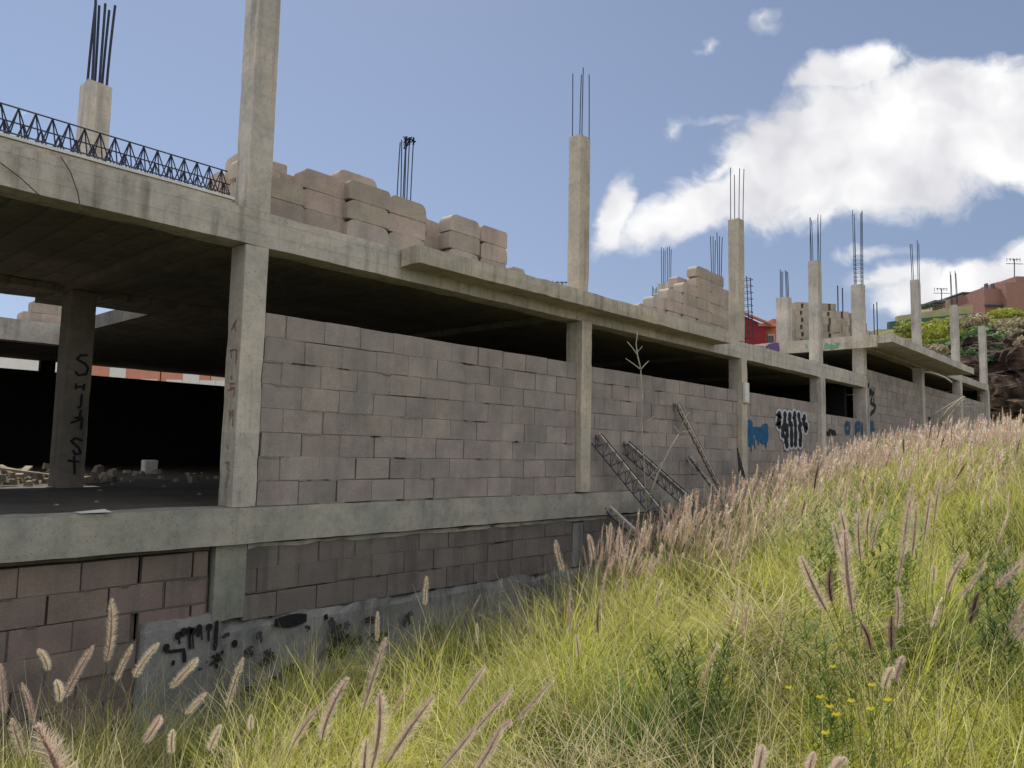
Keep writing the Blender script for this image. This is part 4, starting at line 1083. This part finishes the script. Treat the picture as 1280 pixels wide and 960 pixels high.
# plumes ------------------------------------------------------------
def plume_arrays(L, R, nb, w, c_core, c_tip, bend=0., core_r=None, seed=None):
    """a bottle-brush seed head along +z"""
    g = np.random.default_rng(seed) if seed is not None else rng
    t = g.uniform(0, 1, nb)**.95; a = g.uniform(0, 2*np.pi, nb)
    env = np.minimum(1, (t*9+.45))*np.minimum(1, (1-t)*3.4+.22)**.8
    Lb = R*env*g.uniform(.75, 1.25, nb); up = g.uniform(.15, .8, nb)
    bx = bend*t*t
    base = np.stack([bx, np.zeros(nb), t*L], 1)
    dirn = np.stack([np.cos(a), np.sin(a), up], 1); dirn /= np.linalg.norm(dirn, axis=1)[:, None]
    tip = base+dirn*Lb[:, None]
    sd = np.stack([-np.sin(a), np.cos(a), np.zeros(nb)], 1)*(w/2)
    V = np.stack([base-sd, base+sd, tip+sd*.35, tip-sd*.35], 1).reshape(-1, 3)
    Q = np.arange(4*nb).reshape(nb, 4)
    j = g.uniform(.8, 1.2, (nb, 1)); cc = np.asarray(c_core)[None]*j; ct = np.asarray(c_tip)[None]*j
    C = np.stack([cc, cc, ct, ct], 1).reshape(-1, 3)
    # core
    S, K = 5, 6; cr = core_r or R*.16; vv = []
    for i in range(K):
        tt = i/(K-1); rr = cr*min(1, tt*4+.4)*min(1, (1-tt)*2.5+.1)
        for k in range(S): vv.append((bend*tt*tt+math.cos(6.283*k/S)*rr, math.sin(6.283*k/S)*rr, tt*L*.98))
    q = [(i*S+k, i*S+(k+1) % S, (i+1)*S+(k+1) % S, (i+1)*S+k) for i in range(K-1) for k in range(S)]
    V2 = np.array(vv); Q2 = np.array(q)+len(V); C2 = np.tile(np.asarray(c_core)[None]*.8, (len(V2), 1))
    return np.concatenate([V, V2]), np.concatenate([Q, Q2]), np.concatenate([C, C2])
COLS = {'cream': ((.60, .48, .34), (.92, .84, .70)), 'pink': ((.56, .41, .34), (.90, .77, .67)), 'mauve': ((.62, .48, .42), (.86, .73, .64)), 'dark': ((.17, .10, .09), (.46, .31, .27))}
HEADS = {}
for kx in COLS:
    HEADS[kx] = []
    for v in range(3):
        L = .22
        V, Q, C = plume_arrays(L, .028, 1050, .0010, *COLS[kx], bend=(-.045, .02, .05)[v], seed=100+v)
        me = np_mesh('seed_head', V, Q, C, M['plume']); HEADS[kx].append(me)
head_used = set()
def rot_to(d):
    return Vector((0, 0, 1)).rotation_difference(Vector(d).normalized())
def plant(name_lab, heads, D, kind='lime', nb=120, L=.7, group=None, W=.0042):
    """heads: (u_bottom, v_bottom, u_tip, v_tip, colour, d)"""
    hp = [(Vector(sv(h[0], h[1], 'd', h[5])), Vector(sv(h[2], h[3], 'd', h[5]*h[6] if len(h) > 6 else h[5]*.99)), h[4]) for h in heads]
    cx = sum(p[0].x for p in hp)/len(hp); cy = sum(p[0].y for p in hp)/len(hp)
    lean = sum(((p[1]-p[0]).normalized().to_2d().to_3d() for p in hp), Vector())/len(hp)
    cx -= lean.x*.35; cy -= lean.y*.35
    cz = float(ground(cx, cy)[0])
    root = empty('fountain_grass_plant', (cx, cy, cz)); tag(root, name_lab, 'grass plant', group)
    a2 = Acc(); tussock(cx, cy, cz, nb, L, W, kind, .07, a2, 5); a2.build('leaves', M['grass'], parent=root, origin=(cx, cy, cz))
    for b, t, c in hp:
        dr = (t-b); Lh = dr.length; drn = dr.normalized()
        s0 = Vector((cx+random.gauss(0, .05), cy+random.gauss(0, .05), cz)); hgt = max(.15, (b-s0).length)
        c1 = s0+Vector((0, 0, hgt*.45)); c2 = b-drn*hgt*.35
        pts_ = [s0*(1-q)**3+c1*3*q*(1-q)**2+c2*3*q*q*(1-q)+b*q**3 for q in [i/8 for i in range(9)]]+[b+drn*Lh*.1]
        mb = MB(); mb.tube([p[:] for p in pts_], .0016, 4, .0012, col=(.30, .30, .12)); st = mb.build('stalk', M['grass'], root, origin=tuple(s0))
        src = random.choice(HEADS[c])
        if src.name in head_used: hd_ = src.copy(); COL.objects.link(hd_)
        else: hd_ = src; head_used.add(src.name)
        hd_.rotation_mode = 'QUATERNION'; hd_.rotation_quaternion = rot_to(dr) @ Matrix.Rotation(random.uniform(-1.2, 1.2), 3, 'Z').to_quaternion(); s = Lh/.22; hd_.location = b
        k = max(.75, min(1.35, s))*random.uniform(.62, 1.0)
        hd_.scale = (k, k, s); put(hd_, st)
PL = [
 ('fountain grass with cream seed heads standing tall against the block wall at lower left', [(133, 828, 151, 752, 'cream', 2.9), (144, 852, 163, 807, 'cream', 3.0), (168, 847, 187, 804, 'cream', 3.0)], 'lime'),
 ('fountain grass with short round cream head and slim stalks at the left wall', [(60, 838, 58, 810, 'cream', 3.0), (80, 873, 108, 812, 'pink', 2.8), (74, 878, 78, 845, 'cream', 3.2)], 'gold'),
 ('fountain grass with pink heads at the left picture edge', [(6, 893, 0, 832, 'pink', 2.8), (42, 905, 34, 850, 'pink', 2.7), (30, 945, 10, 900, 'cream', 2.2)], 'lime'),
 ('fountain grass with one big close pink seed head at the bottom left corner', [(99, 1080, 82, 890, 'pink', 1.1)], 'lime'),
 ('fountain grass with cream heads leaning right below the black graffiti', [(212, 860, 253, 819, 'cream', 2.9), (233, 892, 254, 867, 'cream', 3.1), (180, 928, 208, 890, 'pink', 2.4), (215, 942, 212, 912, 'cream', 2.6)], 'lime'),
 ('fountain grass with upright cream head right of the star shaped graffiti', [(284, 884, 300, 822, 'cream', 2.8), (262, 938, 272, 908, 'cream', 2.6), (314, 912, 312, 896, 'cream', 3.2)], 'gold'),
 ('fountain grass with slim mauve heads left of centre', [(402, 925, 416, 846, 'mauve', 2.6), (364, 935, 394, 876, 'pink', 2.4)], 'lime'),
 ('fountain grass with long mauve head under an upright cream one', [(453, 890, 480, 800, 'mauve', 2.5), (471, 802, 472, 766, 'cream', 3.8)], 'olive'),
 ('fountain grass with mauve heads crossing at the bottom centre left', [(463, 965, 494, 868, 'mauve', 2.0), (484, 955, 535, 866, 'mauve', 2.1), (455, 990, 452, 925, 'pink', 1.7)], 'lime'),
 ('fountain grass with pale upright head before the blue grey foundation', [(531, 757, 533, 722, 'cream', 5.2), (596, 806, 597, 780, 'cream', 5.4)], 'lime'),
 ('fountain grass with mauve heads leaning right at bottom centre', [(571, 884, 607, 829, 'mauve', 2.6), (584, 926, 640, 856, 'mauve', 2.3), (552, 960, 600, 908, 'mauve', 1.9)], 'lime'),
 ('fountain grass with broad mauve heads just right of bottom centre', [(645, 902, 693, 850, 'mauve', 2.2), (590, 970, 630, 920, 'mauve', 1.8), (622, 915, 640, 895, 'pink', 2.4)], 'olive'),
 ('fountain grass with two small heads alone in the middle of the green slope', [(724, 822, 719, 790, 'pink', 4.4), (748, 792, 743, 758, 'dark', 4.6)], 'lime'),
 ('fountain grass with mauve heads leaning left in the right half', [(1034, 765, 997, 700, 'mauve', 2.7), (1040, 752, 1028, 715, 'dark', 2.8), (1066, 768, 1047, 665, 'mauve', 2.7), (1055, 700, 1040, 655, 'mauve', 3.0)], 'lime'),
 ('fountain grass with dense mauve heads behind the left leaning ones', [(1062, 700, 1052, 632, 'mauve', 3.6), (1076, 702, 1066, 635, 'mauve', 3.6), (1084, 672, 1082, 632, 'pink', 3.8), (1090, 690, 1093, 640, 'pink', 3.9)], 'olive'),
 ('fountain grass with very tall pink heads right of the pale green herb', [(1128, 700, 1135, 606, 'mauve', 3.2), (1140, 695, 1148, 632, 'pink', 3.3), (1154, 678, 1164, 612, 'pink', 3.4), (1122, 730, 1128, 680, 'pink', 3.0), (1168, 650, 1172, 600, 'pink', 3.8)], 'lime'),
 ('fountain grass with dark hanging heads at centre right', [(1121, 785, 1130, 735, 'mauve', 2.6), (1114, 812, 1113, 772, 'dark', 2.6), (1088, 812, 1086, 778, 'dark', 2.7)], 'lime'),
 ('fountain grass with mauve heads leaning right at the right side', [(1183, 742, 1199, 685, 'mauve', 2.6), (1196, 750, 1236, 705, 'mauve', 2.5), (1212, 780, 1220, 745, 'dark', 2.5)], 'olive'),
 ('fountain grass with big close mauve heads at the right picture edge', [(1243, 735, 1292, 690, 'mauve', 1.8), (1262, 790, 1290, 728, 'pink', 1.6), (1268, 800, 1300, 760, 'mauve', 1.5)], 'gold'),
 ('fountain grass with pale fluffy heads below the right crest', [(1250, 700, 1262, 682, 'cream', 4.6), (1222, 708, 1232, 690, 'cream', 4.8), (1166, 728, 1170, 708, 'cream', 4.2)], 'olive'),
 ('fountain grass with cream head low in the right foreground', [(1105, 862, 1112, 828, 'cream', 2.2), (1120, 850, 1124, 820, 'pink', 2.4)], 'straw'),
 ('fountain grass with mauve heads cut by the bottom edge right of centre', [(945, 975, 956, 925, 'mauve', 1.9), (1010, 972, 1012, 940, 'pink', 1.9), (1040, 970, 1048, 938, 'pink', 1.8)], 'lime'),
 ('fountain grass with single slim dark head at the upper slope left', [(1018, 612, 1020, 580, 'dark', 6), (905, 690, 915, 650, 'pink', 6)], 'lime'),
 ('fountain grass with mauve heads at the left rim of the slope above the foundation', [(742, 700, 738, 665, 'pink', 7.0), (760, 690, 765, 655, 'mauve', 7.0), (772, 700, 780, 660, 'pink', 7.2), (705, 715, 690, 680, 'tan' if False else 'cream', 7.2)], 'straw'),
]
for lab, heads, kd in PL: plant(lab, heads, 0, kd)

for kx in HEADS:
    for h_ in HEADS[kx]:
        if h_.name not in head_used: bpy.data.objects.remove(h_)
# the massed plumes further up: beyond counting
pacc = Acc()
def far_head(x, y, z, d):
    h = rng.uniform(.72, 1.12)*(1.0 if d > 5 else .9); L = rng.uniform(.18, .28); az = rng.normal(-.9, .9); ln = abs(rng.normal(.22, .16))
    ck = random.choices(['pink', 'mauve', 'cream', 'dark'], [6, 2.5, 4.5, .35])[0]
    nb = 70 if d < 8 else (44 if d < 13 else 26); w = .0028 if d < 8 else (.005 if d < 13 else .009)
    cA, cB = COLS[ck]; cA = tuple(min(.95, q*1.6) for q in cA); cB = tuple(min(.97, q*1.3) for q in cB)
    V, Q, C = plume_arrays(L, .034, nb, w, cA, cB, bend=rng.uniform(0, .05), core_r=.008)
    dr = np.array([math.cos(az)*math.sin(ln), math.sin(az)*math.sin(ln), math.cos(ln)])
    R3 = np.array(rot_to(dr).to_matrix()); b = np.array([x, y, z])+dr*h*.85
    pacc.add(V @ R3.T+b, Q, C)
    n1 = 1; c0 = np.array([[.14, .13, .05]]); c1 = np.array([[.36, .32, .15]])
    Vb, Qb, Cb = blades(np.array([[x, y, z]]), np.array([az]), np.array([ln]), np.array([0.0]), np.array([h*.87]), np.array([.004 if d < 9 else .008]), c0, c1, 2)
    pacc.add(Vb, Qb, Cb)
cand = []
tries = 0
while len(cand) < 2200 and tries < 90000:
    tries += 1
    d = random.uniform(3.6, 26); r_ = random.uniform(-.2, .75)*d; x, y = H_[0]*d+R_[0]*r_, H_[1]*d+R_[1]*r_
    if y > 7.0: continue
    w = fnoise(x, y, .6, 40)
    p = .02+.02*(w > .1) if d < 7.5 else (.10+.3*(w > -.1) if d < 10 else .75)
    if .10 < r_/d < .24 and 7.5 < d < 10.5: p = .9
    if r_/d < .10: p = .004
    if d > 17: p *= .7
    if random.random() < p: cand.append((x, y, d))
ca = np.array(cand); zz = ground(ca[:, 0], ca[:, 1])
for (x, y, d), z in zip(cand, zz): far_head(x, y, z, d)
o = pacc.build('grass_plumes', M['plume']); tag(o, 'mass of pinkish fountain grass plumes along the crest of the bank', 'grass', kind='stuff')

# yellow flowers
fm = []
def flower_mesh():
    m = MB()
    for k in range(14):
        a = k*2.4; rr = .002+.008*(k/14)**.5
        x, y = math.cos(a)*rr, math.sin(a)*rr
        m.add([(x-.004, y-.003, .001*k), (x+.004, y-.003, .002), (x+.004, y+.004, .004), (x-.004, y+.004, .003)], [(0, 1, 2, 3)], (.75, .66, .06))
    return m
for i, (u, v, d) in enumerate(((1050, 808, 2.6), (1041, 835, 2.5), (1090, 858, 2.3), (1025, 873, 2.3), (1037, 885, 2.25), (1088, 888, 2.2), (1046, 895, 2.2), (1032, 918, 2.1), (986, 861, 2.5), (1064, 878, 2.3), (1110, 877, 2.3))):
    q = Vector(sv(u, v, 'd', d)); root = empty('yellow_flower', (q.x, q.y, float(ground(q.x, q.y)[0])))
    tag(root, 'small yellow flower on a thin stem in the right foreground grass', 'flower', 'yellow flowers in the foreground')
    m = MB(); m.tube([(q.x+.03, q.y+.02, float(ground(q.x, q.y)[0])), (q.x+.01, q.y, q.z-.25), q[:]], .0014, 4, col=(.2, .3, .08)); m.build('stem', M['grass'], root)
    m = flower_mesh(); m.v = [(a+q.x, b+q.y, c+q.z) for a, b, c in m.v]; m.build('petals', M['leaf'], root)
# pale green herbs
def herb(u, v, d, n, c1, lab, name='leafy_herb', L=.16, Wd=.018, hgt=.5):
    q = sv(u, v, 'd', d); x, y = float(q[0]), float(q[1]); z = float(q[2]); gz0 = float(ground(x, y)[0])
    a2 = Acc(); ns = 22; n = int(n*2.2); c1 = (c1[0]*1.35, c1[1]*1.15, c1[2]*.7)
    for s in range(ns):
        ox, oy = rng.normal(0, .16, 2); k = n//ns; t = rng.uniform(.45, 1, k); top = z+rng.uniform(-.12, .06)
        base = np.stack([x+ox*t, y+oy*t, gz0+(top-gz0)*t], 1)
        c0 = np.array(c1)[None]*rng.uniform(.35, .6, (k, 1)); cc = np.array(c1)[None]*rng.uniform(.7, 1.25, (k, 1))
        a2.add(*blades(base, rng.uniform(0, 6.28, k), rng.uniform(.4, 1.3, k), rng.uniform(.2, .8, k), L*.75*rng.uniform(.5, 1.1, k), np.full(k, Wd*.55), c0, cc, 3))
    o = a2.build(name, M['leaf'], origin=(x, y, gz0)); tag(o, lab, 'plant')
herb(1030, 632, 5.2, 420, (.30, .42, .20), 'pale green narrow leaved herb left of the tall pink plumes')
herb(1105, 640, 5.0, 420, (.28, .42, .20), 'pale green bushy herb directly behind the tall pink plumes')
herb(1230, 640, 5.5, 500, (.20, .26, .10), 'olive green wiry herb near the crest at the right', Wd=.012)
herb(1265, 690, 4.0, 420, (.09, .17, .07), 'dark green herb at the right edge below the pale heads', Wd=.014)
herb(880, 800, 3.9, 500, (.09, .16, .06), 'dark green leafy herb in the hollow of the foreground', Wd=.012)
herb(1050, 770, 3.2, 380, (.12, .22, .06), 'mid green herb under the left leaning seed heads', Wd=.010)

# ------------------------------------------------------------------ camera
cam = bpy.data.cameras.new('camera'); co = bpy.data.objects.new('camera', cam); COL.objects.link(co)
cam.sensor_width = 36; cam.lens = 36*FPX/1280; cam.clip_start = .05; cam.clip_end = 4000
rotm = Matrix((R2, U2, -F_)).transposed()
co.matrix_world = rotm.to_4x4(); SC.camera = co

# ------------------------------------------------------------------ sun and sky
S = Vector((.30, .46, .84)).normalized()
sun = bpy.data.lights.new('sun', 'SUN'); so = bpy.data.objects.new('sun', sun); COL.objects.link(so)
sun.energy = 5.0; sun.angle = math.radians(.6); sun.color = (1, .95, .86)
so.rotation_euler = S.to_track_quat('Z', 'Y').to_euler()
wd = bpy.data.worlds.new('World'); SC.world = wd; wd.use_nodes = True; nt = wd.node_tree; nt.nodes.clear()
wo = nt.nodes.new('ShaderNodeOutputWorld'); bg = nt.nodes.new('ShaderNodeBackground'); nt.links.new(bg.outputs[0], wo.inputs[0])
sky = nt.nodes.new('ShaderNodeTexSky'); sky.sky_type = 'NISHITA'; sky.sun_disc = False
sky.sun_elevation = math.asin(S.z); sky.sun_rotation = math.atan2(S.x, S.y)
sky.air_density = 1.0; sky.dust_density = 1.0; sky.ozone_density = 1.5
tc = nt.nodes.new('ShaderNodeTexCoord'); dirv = tc.outputs['Generated']
def math_(op, a, b=None, c=None, clamp=False):
    n = nt.nodes.new('ShaderNodeMath'); n.operation = op; n.use_clamp = clamp
    for i, v in enumerate((a, b, c)):
        if v is None: continue
        if isinstance(v, (int, float)): n.inputs[i].default_value = v
        else: nt.links.new(v, n.inputs[i])
    return n.outputs[0]
def dot(v, k):
    n = nt.nodes.new('ShaderNodeVectorMath'); n.operation = 'DOT_PRODUCT'; nt.links.new(v, n.inputs[0]); n.inputs[1].default_value = tuple(k); return n.outputs['Value']
fwd = math_('MAXIMUM', dot(dirv, H_), .05)
ga = math_('DIVIDE', dot(dirv, R_), fwd); gb_ = math_('DIVIDE', dot(dirv, Z_), fwd)
cmb = nt.nodes.new('ShaderNodeCombineXYZ'); nt.links.new(ga, cmb.inputs[0]); nt.links.new(gb_, cmb.inputs[1])
# domain warp
def wn(vec, scale, detail, rough=.6, w=0):
    n = N(nt, 'TexNoise', Scale=scale, Detail=detail, Roughness=rough); nt.links.new(vec, n.inputs['Vector']); return n
w1 = wn(cmb.outputs[0], 5, 4, .62)
vs_ = nt.nodes.new('ShaderNodeVectorMath'); vs_.operation = 'SUBTRACT'; nt.links.new(w1.outputs['Color'], vs_.inputs[0]); vs_.inputs[1].default_value = (.5, .5, .5)
vm = nt.nodes.new('ShaderNodeVectorMath'); vm.operation = 'MULTIPLY_ADD'; nt.links.new(vs_.outputs[0], vm.inputs[0]); vm.inputs[1].default_value = (.13, .10, 0); nt.links.new(cmb.outputs[0], vm.inputs[2])
warped = vm.outputs[0]
def ellipse(u, v, ru, rv, ang, k=1.0):
    q = sv(u, v, 'd', 1.0); a0, b0 = float(q @ R_/(q @ H_)), float(q[2]/(q @ H_))
    mp = nt.nodes.new('ShaderNodeMapping'); mp.vector_type = 'TEXTURE'
    mp.inputs['Location'].default_value = (a0, b0, 0); mp.inputs['Rotation'].default_value = (0, 0, math.radians(ang)); mp.inputs['Scale'].default_value = (ru/FPX, rv/FPX, 1)
    nt.links.new(warped, mp.inputs[0])
    ln = nt.nodes.new('ShaderNodeVectorMath'); ln.operation = 'LENGTH'; nt.links.new(mp.outputs[0], ln.inputs[0])
    return math_('MULTIPLY', math_('SUBTRACT', 1.32, ln.outputs['Value']), k)
E_ = [(1180, 132, 165, 56, 10, 1), (1010, 185, 150, 72, 30, 1), (880, 250, 125, 34, 22, 1), (762, 268, 20, 52, -15, .8), (1090, 215, 190, 62, 8, 1), (1250, 185, 120, 60, 0, 1), (1060, 88, 70, 28, 10, 1),
      (1260, 352, 190, 34, 10, .8), (1120, 350, 70, 20, 12, .5), (1090, 322, 34, 12, 10, .35), (845, 160, 24, 9, 30, .20), (906, 140, 30, 9, 20, .22), (966, 26, 20, 12, 40, .24), (900, 205, 50, 12, 30, .5), (890, 45, 20, 8, 20, .18), (30, 135, 16, 5, 0, .2), (1340, 150, 110, 60, 0, 1)]
acc_ = None
for e in E_:
    v = ellipse(*e); acc_ = v if acc_ is None else math_('MAXIMUM', acc_, v)
fb = wn(warped, 16, 5, .62)
dens = math_('ADD', acc_, math_('MULTIPLY', math_('SUBTRACT', fb.outputs['Fac'], .5), 1.1))
mr = nt.nodes.new('ShaderNodeMapRange'); mr.interpolation_type = 'SMOOTHSTEP'; nt.links.new(dens, mr.inputs[0]); mr.inputs[1].default_value = .04; mr.inputs[2].default_value = .60; cloud = mr.outputs[0]
front = math_('GREATER_THAN', dot(dirv, H_), .06); cloud = math_('MULTIPLY', cloud, front)
# unseen clouds behind the viewer, brightened and warmed to fill the shaded facade
nb_ = wn(dirv, 3, 3); back = nt.nodes.new('ShaderNodeMapRange'); nt.links.new(nb_.outputs['Fac'], back.inputs[0]); back.inputs[1].default_value = .36; back.inputs[2].default_value = .58
fill_clouds = math_('MULTIPLY', back.outputs[0], math_('LESS_THAN', dot(dirv, H_), 0.0)); cloud = math_('MAXIMUM', cloud, fill_clouds)
sh1 = wn(warped, 7, 3, .55)
shade = nt.nodes.new('ShaderNodeValToRGB'); shade.color_ramp.elements[0].position = .34; shade.color_ramp.elements[0].color = (.70, .70, .75, 1); shade.color_ramp.elements[1].position = .60; shade.color_ramp.elements[1].color = (1.0, 1.0, 1.0, 1)
nt.links.new(sh1.outputs['Fac'], shade.inputs[0])
SKY = {'mul': .12, 'tint': (.98, .92, 1.0), 'haze': .28}
skc = mix(nt, sky.outputs[0], (SKY['mul'],)*3, 1.0, 'MULTIPLY')
zc_ = nt.nodes.new('ShaderNodeMapRange'); nt.links.new(dot(dirv, Z_), zc_.inputs[0]); zc_.inputs[1].default_value = 0; zc_.inputs[2].default_value = .7
hz_ = ramp(nt, zc_.outputs[0], [(0, (.42, .52, .70)), (.35, (.30, .395, .60)), (1, (.205, .27, .44))])
skc = mix(nt, skc, hz_, .82)
lr_ = nt.nodes.new('ShaderNodeMapRange'); nt.links.new(dot(dirv, R_), lr_.inputs[0]); lr_.inputs[1].default_value = -.6; lr_.inputs[2].default_value = .6
skc = mix(nt, skc, ramp(nt, lr_.outputs[0], [(0, 1.14), (1, .86)]), 1.0, 'MULTIPLY')
ccol = mix(nt, shade.outputs[0], (1.28, 1.25, 1.21), fill_clouds)
fin = mix(nt, skc, ccol, cloud)
nt.links.new(fin, bg.inputs[0]); bg.inputs[1].default_value = 1.0

wd.cycles.sampling_method = 'NONE'
SC.view_settings.view_transform = 'Standard'; SC.view_settings.look = 'None'; SC.view_settings.exposure = 0
SC.cycles.max_bounces = 4; SC.cycles.diffuse_bounces = 3; SC.cycles.transmission_bounces = 3; SC.cycles.glossy_bounces = 1; SC.cycles.transparent_max_bounces = 4; SC.cycles.use_denoising = True
